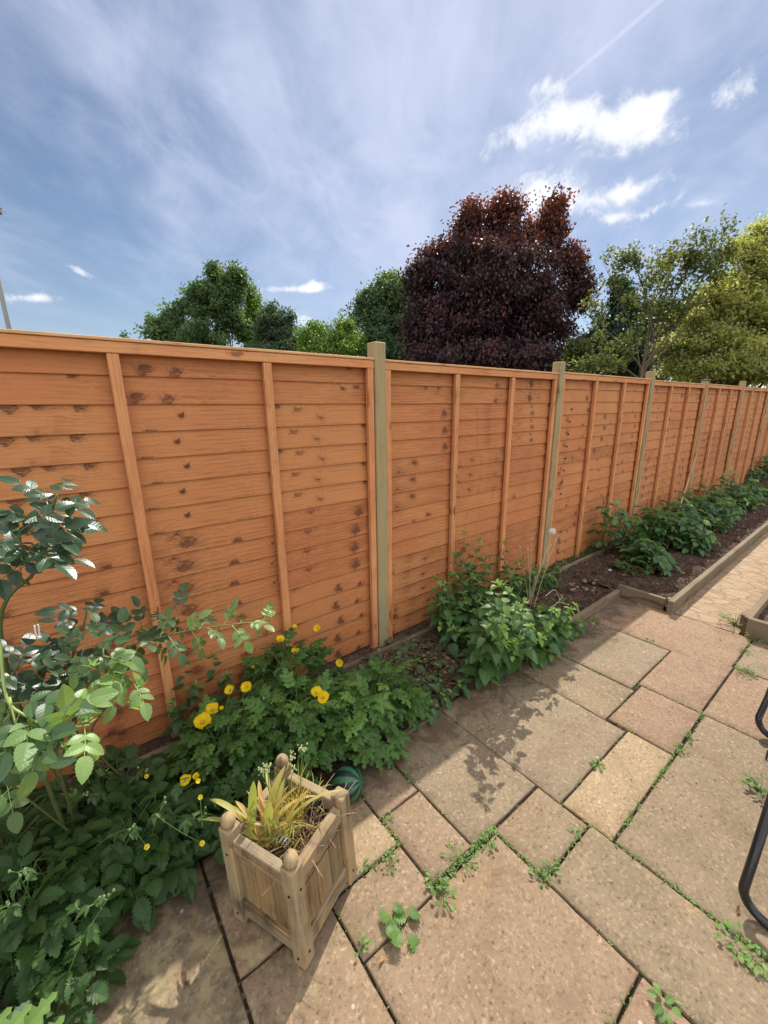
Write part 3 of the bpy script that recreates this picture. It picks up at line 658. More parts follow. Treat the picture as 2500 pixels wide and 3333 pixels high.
def petals(mb, c, nrm, R_, r, npet=4, cup=.5):
    nrm = nrm.normalized(); a0 = r.uniform(0, 6.28); x = nrm.orthogonal().normalized(); y = nrm.cross(x)
    for k in range(npet):
        a = a0+2*math.pi*k/npet+r.uniform(-.08, .08); dr = x*math.cos(a)+y*math.sin(a); tg = nrm.cross(dr); vs = []; at_ = []; K, Jn = 6, 8; cu = cup*r.uniform(.75, 1.2)+(.12 if k % 2 else 0)
        for i in range(K+1):
            t = i/K
            for j in range(Jn+1):
                q = j/Jn*2-1; wd = R_*(.10+1.05*t**.7*(1-.42*max(0, t-.6)/.4))*(math.pi/npet*1.25); rad = R_*t*(1-.30*q*q*t); ruf = .05*R_*t*math.sin(q*9+k*2+a0)
                vs.append(c+dr*rad*math.cos(cu*t)+tg*q*wd*.92+nrm*(R_*t*math.sin(cu*t)+ruf+R_*.16*q*q*t)); at_.append((q, t, r.random()*.0+.5))
        mb.add(vs, [(i*(Jn+1)+j, i*(Jn+1)+j+1, (i+1)*(Jn+1)+j+1, (i+1)*(Jn+1)+j) for i in range(K) for j in range(Jn)], at_)
def flower(parent, c, nrm, R_, r, npet=4, cup=.5, m='petal'):
    mb = MB(); petals(mb, c, nrm, R_, r, npet, cup); f = mb.build('flower', M[m], parent, smooth=True)
    mb = MB(); nrm = nrm.normalized(); sphere(mb, c+nrm*R_*.12, R_*.10, R_*.10, R_*.14, 8, 5)
    for k in range(16):
        a = k*2.4; x = nrm.orthogonal().normalized(); y = nrm.cross(x); dd = x*math.cos(a)+y*math.sin(a); tube(mb, [c+dd*R_*.05, c+dd*R_*.22+nrm*R_*.2], R_*.018, 3, cap=False); sphere(mb, c+dd*R_*.23+nrm*R_*.22, R_*.04, nu=5, nv=4)
    mb.build('flower_centre', M['stamen'], f, smooth=True); return f
def arc(a, b, lift=.3, k=6, r=None, wob=.0):
    a, b = Vector(a), Vector(b); mid_ = a.lerp(b, .45); mid_.z = a.z+(b.z-a.z)*(.45+lift)
    if r and wob: mid_ += rdir(r)*wob
    return [(1-t)**2*a+2*t*(1-t)*mid_+t*t*b for t in [i/k for i in range(k+1)]]

# ------------------------------------------------------------------ welsh poppies
POP = {}
def poppy_plant(cx, cy, rx, ry, h, nleaf, label, seed, z0=.02, tint=.35):
    r = random.Random(seed); e = empty('poppy_plant', (cx, cy, 0), label, 'poppy', 'yellow poppies in the bed'); lf, st = MB(), MB()
    for i in range(nleaf):
        p, outd = dome(r, cx, cy, rx, ry, h); p.z += z0; base = V(cx+r.gauss(0, rx*.25), cy+r.gauss(0, ry*.25), z0)
        tube(st, arc(base, p, .25, 4), .0012, 3, cap=False)
        d = V(outd.x, outd.y, .15+r.uniform(-.2, .35))+rdir(r)*.45
        fernleaf(lf, st, p, d, ZUP*1.0+outd*.5+rdir(r)*.35, r, r.uniform(.055, .095), min(1, max(0, tint+r.gauss(0, .16)+(.25 if p.z > h*.85 else 0))), r.uniform(.3, .9))
    lf.build('foliage', M['poppy'], e); st.build('stems', M['stem'], e); return e, r
def poppy_flower(e, r, px, py, Y, R_, face=None, cup=.55):
    c = at(px, py, Y); n_ = (V(-.15, -.45, .75) if face is None else Vector(face))+rdir(r)*.3; f = flower(e, c, n_, R_, r, 4, cup)
    mb = MB(); base = V(e.location.x+r.uniform(-.06, .06), e.location.y+r.uniform(-.05, .05), .1); tube(mb, arc(base, c-n_.normalized()*.004, .3, 8), .0013, 4, cap=False); mb.build('flower_stalk', M['stem'], e); return f
def poppy_bud(mb, st, e, r, px, py, Y):
    c = at(px, py, Y); base = V(e.location.x+r.uniform(-.05, .05), e.location.y+r.uniform(-.05, .05), .1); mb = MB(); sphere(mb, c, .005, .005, .010, 8, 6); mb.build('flower_bud', M['bud'], e, smooth=True); t = c+V(.006, 0, .022)
    tube(st, arc(base, t, .3, 7)+[c+V(.002, 0, .020), c+V(0, 0, .010)], .0010, 4, cap=False)
pA, rA = poppy_plant(.62, -.50, .24, .20, .30, 190, 'big poppy clump behind the planter with a pair of touching flowers', 21)
pB, rB = poppy_plant(.72, -.20, .22, .13, .34, 110, 'poppy clump against the fence with flowers standing before a batten', 22, tint=.22)
pC, rC = poppy_plant(1.03, -.58, .18, .16, .27, 115, 'flowerless pale green poppy clump beside the watermelon patterned ball', 23, tint=.5)
pE, rE = poppy_plant(.87, -.655, .12, .10, .25, 75, 'small poppy clump overhanging the slabs just above the ball', 26, tint=.5)
pD, rD = poppy_plant(.34, -.42, .20, .18, .28, 120, 'poppy clump left of the planter with a large lowest pair of flowers', 24, tint=.28)
for (px, py, R_, Y) in ((1028, 2257, .027, -.68), (1051, 2273, .028, -.70)): poppy_flower(pA, rA, px, py, Y, R_)
for (px, py, R_, Y) in ((953, 2330, .018, -.50), (1105, 2158, .023, -.30), (612, 2535, .014, -.62), (640, 2528, .014, -.62)): poppy_flower(pA if px > 700 else pD, rA, px, py, Y, R_)
for (px, py, R_, Y) in ((960, 2042, .016, -.12), (1033, 2045, .023, -.13), (912, 2083, .024, -.18), (960, 2122, .024, -.20), (875, 2117, .010, -.16), (830, 2170, .014, -.2), (907, 2192, .009, -.2)): poppy_flower(pB, rB, px, py, Y, R_)
for (px, py, R_, Y) in ((660, 2353, .036, -.48), (692, 2314, .030, -.45), (804, 2237, .027, -.38), (750, 2247, .024, -.35), (722, 2305, .010, -.4), (600, 2540, .019, -.66)): poppy_flower(pD, rD, px, py, Y, R_)
bm_, bs_ = MB(), MB()
for (px, py, Y, e, r) in ((945, 2378, -.6, pA, rA), (1035, 2385, -.6, pA, rA), (1003, 2392, -.6, pA, rA), (858, 2273, -.45, pA, rA), (1033, 2305, -.52, pA, rA), (990, 2245, -.45, pA, rA), (1105, 2200, -.35, pA, rA)): poppy_bud(bm_, bs_, e, r, px, py, Y)
bs_.build('bud_stalks', M['stem'], pA)

# ------------------------------------------------------------------ wood avens (lower left)
def avens(cx, cy, rx, ry, h, nleaf, stems, label, seed, tint=.3, z0=.02, size=1.0):
    r = random.Random(seed); e = empty('wood_avens', (cx, cy, 0), label, 'wood avens', 'wood avens plants along the left of the bed'); lf, st, bd = MB(), MB(), []; fl = []
    for i in range(nleaf):
        p, outd = dome(r, cx, cy, rx, ry, h, .35); p.z += z0; base = V(cx+r.gauss(0, rx*.25), cy+r.gauss(0, ry*.25), z0)
        tube(st, arc(base, p, .25, 4), .0013, 3, cap=False)
        d = V(outd.x, outd.y, .1+r.uniform(-.25, .3))+rdir(r)*.4
        pinnate(lf, st, p, d, ZUP+outd*.5+rdir(r)*.3, r, pairs=r.choice([1, 1, 2]), L=size*r.uniform(.045, .07), W=size*r.uniform(.032, .046), rach=.045*size, kind='ovate', tooth=.30, teeth=7, tint=min(1, max(0, tint+r.gauss(0, .15))), curl=.5, droop=.5, pet=.5, ang_=1.05, shrink=.8)
    for (tip, fr) in stems:
        tip = Vector(tip); base = V(cx+r.gauss(0, rx*.3), cy+r.gauss(0, ry*.3), z0); pts = arc(base, tip, .18, 9, r, .02); tube(st, pts, [.0022-.0012*i/9 for i in range(10)], 5, cap=False)
        for i in range(3, 10):
            p = pts[i]; d = rdir(r); d.z = abs(d.z)*.3
            if r.random() < .9: pinnate(lf, st, p, d+V(0, -.3, 0), ZUP+d*.4, r, pairs=1, L=(.056-.0036*i)*size, W=(.026-.0014*i)*size, rach=.014, kind='lance', tooth=.45, teeth=5, tint=min(1, tint+.12+.05*max(0, i-5)), curl=.6, droop=.6, pet=.55, ang_=.8)
        for q in range(3):
            bd.append(MB()); c = tip+V(r.uniform(-.02, .02), r.uniform(-.02, .02), r.uniform(-.005, .02)); tube(st, [pts[-2], tip, c], .0008, 3, cap=False); sphere(bd[-1], c, .0034, .0034, .0046, 7, 5)
        if fr: fl.append((Vector(fr), tip))
    lf.build('foliage', M['avens'], e); st.build('stems', M['stem'], e)
    for q_ in bd: q_.build('flower_bud', M['bud'], e, smooth=True)
    for c, tip in fl:
        mb = MB(); tube(mb, arc(tip-V(0, 0, .03), c, .2, 4), .0008, 3, cap=False); mb.build('flower_stalk', M['stem'], e)
        flower(e, c, V(.0, -.55, .75), .0078, r, 5, .15, 'petal2')
    return e
avens(.0, -.60, .19, .16, .23, 110, [(at(600, 2545, -.75), at(645, 2542, -.78)), (at(655, 2665, -.88), at(652, 2595, -.80)), (at(520, 2640, -.82), at(658, 2745, -.92))], 'wood avens just left of the planter leaning over the slabs', 31)
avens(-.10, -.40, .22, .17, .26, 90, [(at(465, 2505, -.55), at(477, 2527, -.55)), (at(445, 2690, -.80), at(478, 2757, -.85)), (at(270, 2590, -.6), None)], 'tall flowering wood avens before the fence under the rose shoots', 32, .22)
avens(-.30, -.66, .19, .18, .27, 110, [(at(60, 2840, -.85), None), (at(20, 2950, -.9), None), (at(350, 2930, -.95), None)], 'leafy wood avens spreading at the left edge, middle of the bank', 33, .28)
avens(-.26, -.86, .11, .10, .13, 45, [(at(330, 2960, -.95), None)], 'low wood avens patch spilling onto the lit slab', 34, .3)
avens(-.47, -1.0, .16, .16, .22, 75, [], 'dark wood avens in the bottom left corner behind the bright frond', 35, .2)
avens(.25, -.72, .13, .09, .17, 45, [], 'small wood avens squeezed between the poppies and the planter', 36, .25)
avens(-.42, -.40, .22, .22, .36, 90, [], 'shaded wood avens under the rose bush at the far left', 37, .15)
r = random.Random(77); e = empty('feathery_frond', gr(60, 3333), 'bright green serrated frond poking up in the bottom left corner', 'weed'); lf, st = MB(), MB()
b0 = V(-.36, -1.28, .0)
for (tx, ty, Y, L) in ((170, 3240, -1.32, .11), (195, 3318, -1.34, .10), (85, 3280, -1.33, .10), (20, 3290, -1.3, .08), (120, 3330, -1.36, .08)):
    p = at(tx, ty, Y); o_ = p+V(-.075, -.02, -.035); tube(st, arc(b0, o_, .3, 5), .0016, 4, cap=False); blade(lf, o_, p-o_, V(0, -.4, 1), (p-o_).length*1.05, .042, 'lance', curl=.2, tint=.95, tooth=.7, teeth=8)
lf.build('foliage', M['avens'], e); st.build('stems', M['stem'], e)

# ------------------------------------------------------------------ nettles
def nettle_stem(lf, st, r, base, tip, L0=.075, tint=.35, npairs=7, wilt=0.0, top=True):
    base, tip = Vector(base), Vector(tip); pts = arc(base, tip, .12, 10, r, .02); tube(st, pts, [.0026-.0014*i/10 for i in range(11)], 4, cap=False); H = (tip-base).length
    ph = r.uniform(0, 3)
    for j in range(npairs):
        t = .22+.76*j/(npairs-1); i = min(9, int(t*10)); p = pts[i].lerp(pts[i+1], t*10-i); ax = (pts[i+1]-pts[i]).normalized(); x = ax.orthogonal().normalized(); y = ax.cross(x)
        a = ph+j*math.pi/2; lsc = (1.0-.62*max(0, t-.45)/.55)*r.uniform(.85, 1.1)
        for sg in (0, math.pi):
            dd = (x*math.cos(a+sg)+y*math.sin(a+sg)); d = dd+V(0, 0, .25-wilt); q = p+d*.022*lsc; tube(st, [p, q], .0008, 3, cap=False)
            blade(lf, q, dd+V(0, 0, .05-.35*r.random()-wilt), ZUP+dd*.45, L0*lsc, L0*lsc*.74, 'cordate', curl=.55+wilt*.6, fold=.22+wilt*.2, tint=min(1, max(0, tint+r.gauss(0, .1)+(.55*max(0, t-.8)/.2))), tooth=.30, teeth=8)
    if top:
        for k in range(6):
            dd = rdir(r); dd.z = abs(dd.z)*.8+.25; blade(lf, tip, dd, ZUP, L0*.34, L0*.17, 'lance', curl=.3, tint=.9, tooth=.4, teeth=4)
r = random.Random(41); e = empty('nettle_clump', (1.95, -.45, 0), 'large dense stinging nettle clump standing between fence and sunlit slabs', 'nettles'); lf, st = MB(), MB()
TIPS = [(1515, 1735, -.10, .62), (1560, 1760, -.12, .6), (1645, 1765, -.12, .6), (1580, 1850, -.2, .5), (1480, 1870, -.22, .5), (1700, 1880, -.18, .5), (1770, 1850, -.18, .5), (1820, 1850, -.2, .5), (1440, 1960, -.3, .4), (1500, 1980, -.32, .4), (1590, 1960, -.38, .4), (1690, 1885, -.50, .5), (1650, 1980, -.55, .5), (1715, 1990, -.55, .5),
        (1640, 2010, -.62, .5), (1690, 2000, -.62, .5), (1750, 1985, -.6, .5), (1640, 2050, -.66, .4), (1730, 2040, -.68, .4), (1790, 2040, -.68, .4), (1830, 1950, -.62, .5), (1860, 1985, -.68, .4), (1880, 1975, -.70, .4), (1800, 1985, -.6, .4), (1580, 2030, -.52, .4), (1540, 2050, -.45, .4), (1690, 2080, -.68, .4), (1760, 2090, -.70, .4), (1820, 2060, -.70, .4), (1600, 2100, -.6, .3), (1660, 2130, -.66, .3), (1810, 1890, -.25, .4), (1850, 1905, -.28, .4), (1560, 2090, -.5, .3)]
TIPS += [(1560, 2160, -.62, .3), (1620, 2170, -.68, .3), (1690, 2160, -.74, .3), (1750, 2140, -.77, .3), (1800, 2110, -.78, .3), (1855, 2050, -.80, .3), (1890, 2025, -.78, .3), (1700, 2110, -.80, .3), (1640, 2100, -.74, .3), (1850, 2000, -.75, .3), (1880, 2080, -.80, .3), (1500, 2060, -.42, .3), (1470, 2020, -.36, .3), (1770, 2050, -.78, .3)]
TIPS += [(1480, 1800, -.14, .4), (1530, 1830, -.16, .4), (1600, 1810, -.15, .4), (1650, 1840, -.18, .4), (1700, 1830, -.16, .4), (1740, 1870, -.22, .4), (1560, 1900, -.28, .4), (1620, 1900, -.34, .4), (1510, 1930, -.30, .4), (1840, 1880, -.2, .4), (1450, 1900, -.24, .4), (1660, 1930, -.4, .4), (1560, 1960, -.36, .4)]
TIPS = [(a, b, min(c, -.80-r.random()*.08) if 1610 < a < 1910 and 1895 < b < 2110 and i % 4 else c, l) for i, (a, b, c, l) in enumerate(TIPS)]
TIPS += [(a+r.uniform(-45, 45), b+r.uniform(-30, 60), c+r.uniform(-.06, .05), l) for (a, b, c, l) in TIPS if b > 1795]
for (px, py, Y, lean) in TIPS:
    tip = at(px, py, Y); base = V(tip.x*.75+1.95*.25+r.gauss(0, .06), min(-.06, tip.y*.72-.05+r.gauss(0, .05)), .02)
    nettle_stem(lf, st, r, base, tip, r.uniform(.080, .108), .38+(.14 if Y < -.5 else 0), 7 if tip.z > .45 else 5)  # front stems get a lighter leaf tint, sunlight put into the colour
lf.build('foliage', M['nettle'], e); st.build('stems', M['stem'], e)
r = random.Random(42); e = empty('wilted_nettle', (1.32, -.50, 0), 'limp wilting nettles drooping over soil left of the big nettle clump', 'nettles'); lf, st = MB(), MB()
for (px, py, Y) in ((1290, 2105, -.22), (1330, 2130, -.28), (1370, 2120, -.25), (1260, 2150, -.3), (1400, 2160, -.35), (1480, 2200, -.52), (1520, 2190, -.55), (1550, 2240, -.64), (1500, 2270, -.66), (1440, 2240, -.58), (1350, 2200, -.45), (1410, 2285, -.66), (1330, 2260, -.6), (1560, 2290, -.70), (1600, 2220, -.68), (1240, 2110, -.2), (1220, 2150, -.26), (1300, 2170, -.36), (1380, 2180, -.4), (1450, 2170, -.42), (1420, 2120, -.3), (1350, 2090, -.2), (1290, 2210, -.45), (1400, 2240, -.56), (1470, 2310, -.70), (1380, 2320, -.70), (1430, 2350, -.72)):
    tip = at(px, py, Y); tip.z = max(tip.z, .05); base = V(tip.x+r.uniform(-.16, .1), tip.y+r.uniform(-.02, .12), .02); nettle_stem(lf, st, r, base, tip, r.uniform(.065, .095), .40, 5, .55, False)
lf.build('foliage', M['wilted'], e); st.build('stems', M['stem'], e)
r = random.Random(43); e = empty('shaded_nettle', (.30, -.12, 0), 'dark jagged nettle growing against the fence behind the poppies', 'nettles'); lf, st = MB(), MB()
for (px, py, Y) in ((600, 2150, -.12), (690, 2140, -.10), (740, 2200, -.13), (560, 2290, -.16), (640, 2230, -.13)):
    tip = at(px, py, Y); nettle_stem(lf, st, r, V(tip.x+r.uniform(-.05, .05), tip.y, .02), tip, .085, .08, 5)
lf.build('foliage', M['nettle'], e); st.build('stems', M['stem'], e)
r = random.Random(44); e = empty('shaded_nettle', (-.02, -.30, 0), 'broad dark nettle in deep shade under the rose shoots', 'nettles'); lf, st = MB(), MB()
for (px, py, Y) in ((330, 2530, -.35), (420, 2560, -.38), (250, 2600, -.40), (360, 2640, -.45)):
    tip = at(px, py, Y); nettle_stem(lf, st, r, V(tip.x+r.uniform(-.05, .05), tip.y, .02), tip, .105, .05, 4)
lf.build('foliage', M['nettle'], e); st.build('stems', M['stem'], e)

r = random.Random(46); e = empty('young_nettle', (1.28, -.50, 0), 'low young nettles trailing over soil between poppies and big clump', 'nettles'); lf, st = MB(), MB()
for (px, py, Y) in ((1180, 2250, -.42), (1230, 2290, -.50), (1280, 2320, -.56), (1330, 2350, -.62), (1390, 2370, -.66), (1440, 2390, -.70), (1250, 2230, -.38), (1310, 2260, -.46), (1370, 2290, -.54), (1430, 2320, -.62), (1490, 2330, -.68), (1220, 2190, -.3), (1290, 2160, -.28), (1360, 2200, -.38), (1340, 2420, -.70), (1280, 2400, -.66), (1400, 2430, -.72)):
    tip = at(px, py, Y); tip.z = max(tip.z, .07)+r.uniform(0, .03); nettle_stem(lf, st, r, V(tip.x+r.uniform(-.06, .06), tip.y+r.uniform(-.01, .06), .02), tip, r.uniform(.045, .065), .40, 5)
lf.build('foliage', M['nettle'], e); st.build('stems', M['stem'], e)
# dandelion beside the nettles
r = random.Random(45); e = empty('dandelion', (2.30, -.50, 0), 'gone to seed dandelion with round white clock above the nettles', 'dandelion'); st, hd = MB(), MB()
DB = at(1740, 1930, -.5)
C0 = at(1797, 1731, -.5)
for (px, py, Y) in ((1797, 1737, -.5), (1815, 1745, -.48), (1786, 1779, -.47), (1793, 1775, -.5), (1718, 1788, -.42), (1692, 1780, -.42), (1731, 1755, -.42)):
    c = at(px, py, Y); tube(st, arc(V(DB.x+r.uniform(-.03, .03), -.5+r.uniform(-.02, .05), .15), c, .12, 9, r, .015), .0019, 5, cap=False)
    if (px, py) != (1797, 1737): sphere(hd, c, .006, .006, .008, 8, 6)
for chain in (((1775, 1940), (1806, 1920), (1822, 1952)), ((1790, 2010), (1812, 1962), (1850, 1968)), ((1758, 2090), (1778, 2118), (1815, 2122), (1834, 2105))):
    pts = smooth_path([at(x, y, -.72) for x, y in chain], 6); tube(st, pts, .0026, 5); sphere(hd, pts[-1], .006, nu=8, nv=6)
st.build('stalks', M['stalk'], e); hd.build('spent_heads', M['seed'], e, smooth=True)
mb = MB(); sphere(mb, C0, .011, nu=10, nv=8)
for k in range(340):
    d = rdir(r); c = C0+d*r.uniform(.022, .026); tube(mb, [C0+d*.006, c], .00025, 3, cap=False); x = d.orthogonal().normalized(); y = d.cross(x)
    for q in range(5):
        a = q*1.2566+k; blade(mb, c, x*math.cos(a)+y*math.sin(a)+d*.35, d, .0090, .0021, 'lance', seg=2, curl=.1, fold=0)
mb.build('seed_head', M['clock'], e)

# ------------------------------------------------------------------ rose
rose = empty('rose_bush', (-.05, -.42, 0), 'rose bush with glossy dark leaves and pale new shoots at the left edge', 'rose')
r = random.Random(51); rl, rg, rs_, ry = MB(), MB(), MB(), MB()
def cane(pts, rad, leaves, mbl,  tint0, tint1, L=.05, stem=None, start=.15, r=r, pairs=2, fold=.2, jit=.10, face=V(.25, -.62, .72)):
    cm = MB(); pts = smooth_path(pts, 7); n_ = len(pts); tube(cm, pts, [rad*(1-.55*i/n_) for i in range(n_)], 7)
    for k in range(leaves):
        t = start+(1-start)*(k+.5)/leaves; i = min(n_-2, int(t*(n_-1))); p = pts[i]; ax = (pts[i+1]-pts[i]).normalized(); x = ax.orthogonal().normalized(); y = ax.cross(x); a = k*2.4+r.uniform(-.3, .3)
        out = x*math.cos(a)+y*math.sin(a); d = out+ax*.55+V(0, -.10, 0); sc = r.uniform(.85, 1.15)*(1-.25*t)
        pinnate(mbl, ry if tint1 > .7 and t > .6 else rs_, p, d, face+rdir(r)*.35, r, pairs=pairs, L=L*sc, W=L*sc*.60, rach=L*1.7*sc, kind='ovate', tooth=.10, teeth=8, tint=min(1, max(0, tint0+(tint1-tint0)*t+r.uniform(-jit, jit))), curl=.4, droop=.5, pet=.42, ang_=1.0, fold=fold)
    # thorns
    for k in range(int(n_*.6)):
        i = r.randrange(1, n_-1); dd = rdir(r); tube(cm, [pts[i], pts[i]+dd*rad*1.4, pts[i]+dd*rad*2.2-V(0, 0, rad*.8)], [rad*.5, rad*.25, .0001], 4, cap=False)
    cm.build('cane', M['young'] if stem else M['rosestem'], rose, smooth=True)
    return pts
B = V(-.20, -.45, .02)
cane([B, at(8, 2110, -.62), at(115, 1855, -.70), at(150, 1720, -.74), at(185, 1610, -.76)], .0062, 17, rg, .25, .5, .058, start=.52, pairs=2)
cane([at(95, 1900, -.69), at(40, 1870, -.72), at(-30, 1830, -.78), at(-60, 1790, -.8)], .004, 5, rg, .2, .3, .058, start=.1)
cane([at(110, 1860, -.70), at(75, 1790, -.80), at(60, 1720, -.84)], .0028, 6, rg, .3, .35, .062, start=.25)
cane([B+V(.02, 0, 0), at(150, 2300, -.5), at(230, 2150, -.5), at(265, 2060, -.52), at(285, 1985, -.53)], .004, 10, rg, .1, .15, .060, start=.45)
cane([V(.0, -.34, .02), at(250, 2380, -.42), at(350, 2150, -.50), at(520, 2075, -.55), at(700, 2040, -.58), at(880, 2020, -.60)], .0042, 22, rl, .28, .90, .055, start=.36)
cane([at(330, 2160, -.5), at(420, 2080, -.48), at(480, 2030, -.46), at(590, 1985, -.45)], .0026, 9, rl, .15, .35, .050, start=.3)
cane([V(.05, -.36, .02), at(300, 2420, -.45), at(385, 2240, -.62), at(340, 2110, -.7), at(345, 2170, -.76), at(400, 2200, -.80), at(460, 2240, -.82)], .0036, 12, rl, .45, .9, .057, start=.50)
cane([at(330, 2130, -.7), at(310, 2100, -.72), at(260, 2110, -.76)], .0022, 4, rl, .5, .6, .046, start=.3)
cane([at(0, 2090, -.8), at(20, 2265, -.85), at(75, 2325, -.88), at(180, 2370, -.92), at(290, 2360, -.95)], .0034, 15, rl, .45, .90, .060, stem=ry, start=.2)
cane([at(30, 2270, -.85), at(60, 2380, -.90), at(110, 2450, -.95)], .003, 8, rl, .45, .60, .060, start=.2, stem=ry)
cane([B+V(.05, .05, 0), at(130, 2420, -.48), at(110, 2260, -.55), at(130, 2200, -.6)], .004, 11, rg, .3, .5, .060, start=.35)
cane([B+V(.12, .05, 0), at(230, 2420, -.42), at(220, 2260, -.5), at(180, 2180, -.56), at(100, 2160, -.6)], .0035, 12, rg, .2, .4, .060, start=.35)
cane([V(-.12, -.5, .02), at(40, 2560, -.6), at(20, 2540, -.7), at(60, 2560, -.8)], .003, 6, rl, .5, .75, .062, start=.3)
cane([at(0, 2240, -.62), at(40, 2200, -.66), at(70, 2140, -.68)], .003, 7, rg, .2, .3, .062, start=.1)
for (px, py, Y) in ((885, 2005, -.6), (870, 1985, -.6), (395, 2190, -.8), (460, 2235, -.82), (290, 2350, -.95), (215, 2440, -.96), (300, 2170, -.8)):
    c = at(px, py, Y)
    for k in range(7): dd = rdir(r); dd.z = abs(dd.z)+.2; blade(rl, c+rdir(r)*.004, dd, ZUP+rdir(r)*.4, r.uniform(.016, .028), .009, 'lance', seg=4, curl=.3, fold=.4, tint=1.0)
rl.build('leaves', M['rose'], rose); rg.build('glossy_leaves', M['rosegloss'], rose); rs_.build('leaf_stalks', M['rosestem'], rose); ry.build('young_leaf_stalks', M['young'], rose)
mb = MB(); c = at(127, 2075, -.62); tube(mb, smooth_path([at(112, 2035, -.62), at(117, 2065, -.62), c, at(126, 2040, -.62), at(121, 2032, -.62)], 5), .0018, 6); sphere(mb, c, .005, nu=10, nv=8)
tag(mb.build('plant_tie', M['white'], smooth=True), 'white plastic tie dangling below the tall rose cane', 'plant tie')

# ------------------------------------------------------------------ raspberries in the far bed
def raspberry(spots, label, seed, tint=.35, L=.080):
    r = random.Random(seed); b = Vector(spots[0][0]); e = empty('raspberry_plant', (b.x, b.y, 0), label, 'raspberry', 'raspberry plants in the bed by the fence'); lf, st = MB(), MB()
    for base, tip in spots:
        base, tip = Vector(base), Vector(tip); pts = arc(base, tip, .22, 10, r, .03); cm = MB(); tube(cm, pts, [.0036-.0022*i/10 for i in range(11)], 5, cap=False); cm.build('cane', M['stem'], e, smooth=True)
        nl = 14
        for k in range(nl):
            t = .16+.84*(k+.5)/nl; i = min(9, int(t*10)); p = pts[i]; ax = (pts[i+1]-pts[i]).normalized(); x = ax.orthogonal().normalized(); y = ax.cross(x); a = k*2.4+r.uniform(-.4, .4); out = x*math.cos(a)+y*math.sin(a)
            pinnate(lf, st, p, out+ax*.3+V(0, -.1, .1), ZUP+V(.1, -.2, 0)+rdir(r)*.35, r, pairs=r.choice([1, 1, 2]), L=L*r.uniform(.8, 1.15), W=L*.62, rach=L*1.25, kind='ovate', tooth=.22, teeth=7, tint=min(1, max(0, tint+r.gauss(0, .12)+(.5 if t > .93 else 0))), curl=.55, droop=.6, pet=.5, ang_=1.0)
    lf.build('foliage', M['raspberry'], e); st.build('leaf_stalks', M['stem'], e); return e
def rsp(lst, r, pull=.10):
    out = []
    for (px, py, Y) in lst:
        for q_ in range(2): t = at(px+r.uniform(-22, 22)*q_, py+r.uniform(-6, 26)*q_, Y+r.uniform(-.06, .06)*q_); out.append((V(t.x-.05+r.uniform(-.10, .12), t.y+pull*r.uniform(.2, 1.2), .03), t))
    return out
r = random.Random(61)
raspberry(rsp([(2120, 1760, -.60), (2150, 1790, -.66), (2080, 1800, -.5), (2050, 1840, -.55), (2170, 1820, -.72), (2110, 1770, -.5)], r), 'nearest raspberry plant, low sprays at the front of the bed', 1, .35)
raspberry(rsp([(2010, 1640, -.28), (2060, 1680, -.30), (2120, 1650, -.28), (2155, 1650, -.45), (2190, 1680, -.55), (2240, 1690, -.66), (2300, 1715, -.82), (2230, 1665, -.60), (2280, 1745, -.8), (2130, 1700, -.40)], r), 'raspberry plant with bright leaning spray over bare soil', 2, .38)
raspberry(rsp([(2200, 1630, -.30), (2260, 1600, -.40), (2300, 1610, -.45), (2340, 1640, -.55), (2290, 1660, -.6), (2250, 1640, -.5), (2350, 1680, -.66)], r, .15), 'raspberry plant behind the leaning bamboo cane', 3, .34)
raspberry(rsp([(2310, 1580, -.30), (2390, 1540, -.35), (2400, 1580, -.45), (2440, 1580, -.55), (2430, 1620, -.62), (2380, 1630, -.6), (2350, 1590, -.4), (2400, 1640, -.70)], r, .15), 'tall raspberry plant topped by a pale starry shoot', 4, .40)
raspberry(rsp([(2470, 1570, -.50), (2490, 1600, -.62), (2480, 1630, -.7), (2510, 1620, -.7), (2540, 1590, -.6)], r, .15), 'bright raspberry plant at the right edge by the edging board', 5, .45)
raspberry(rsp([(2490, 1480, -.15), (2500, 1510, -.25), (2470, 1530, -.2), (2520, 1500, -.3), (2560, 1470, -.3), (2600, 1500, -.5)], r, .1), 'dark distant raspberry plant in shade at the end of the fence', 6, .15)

# grass and straw at the fence foot
def blades_patch(mb, r, pts, n, h, w, mat_t=.4, lean=.5):
    for i in range(n):
        a, b = r.choice(pts); p = a.lerp(b, r.random())+V(r.gauss(0, .02), r.gauss(0, .03), 0); d = V(r.gauss(0, lean), r.gauss(0, lean), 1); blade(mb, p, d, rdir(r), h*r.uniform(.4, 1.2), w, 'lance', seg=4, curl=r.uniform(.3, 1.3), fold=.2, tint=mat_t+r.uniform(-.2, .2))
r = random.Random(71)
mb = MB(); blades_patch(mb, r, [(V(2.7, -.10, .02), V(4.4, -.08, .02))], 420, .10, .004, .2)
tag(mb.build('fence_grass', M['weed']), 'thin grass growing along the fence foot beside bare soil', 'grass', kind='stuff')
mb = MB()
for i in range(420):
    c = V(r.uniform(1.15, 1.95), r.uniform(-.42, -.10), .035+r.uniform(0, .03)); a = r.uniform(0, 6.28); l = r.uniform(.04, .17); d = V(math.cos(a), math.sin(a), r.uniform(-.05, .15)); tube(mb, [c-d*l*.5, c+rdir(r)*.012+V(0, 0, .008), c+d*l*.5], .0011, 3, cap=False)
for i in range(60):
    c = V(r.uniform(3.0, 4.2), r.uniform(-.75, -.15), .055); a = r.uniform(0, 6.28); l = r.uniform(.04, .14); d = V(math.cos(a), math.sin(a), .02); tube(mb, [c-d*l*.5, c+rdir(r)*.008, c+d*l*.5], .0012, 3, cap=False)
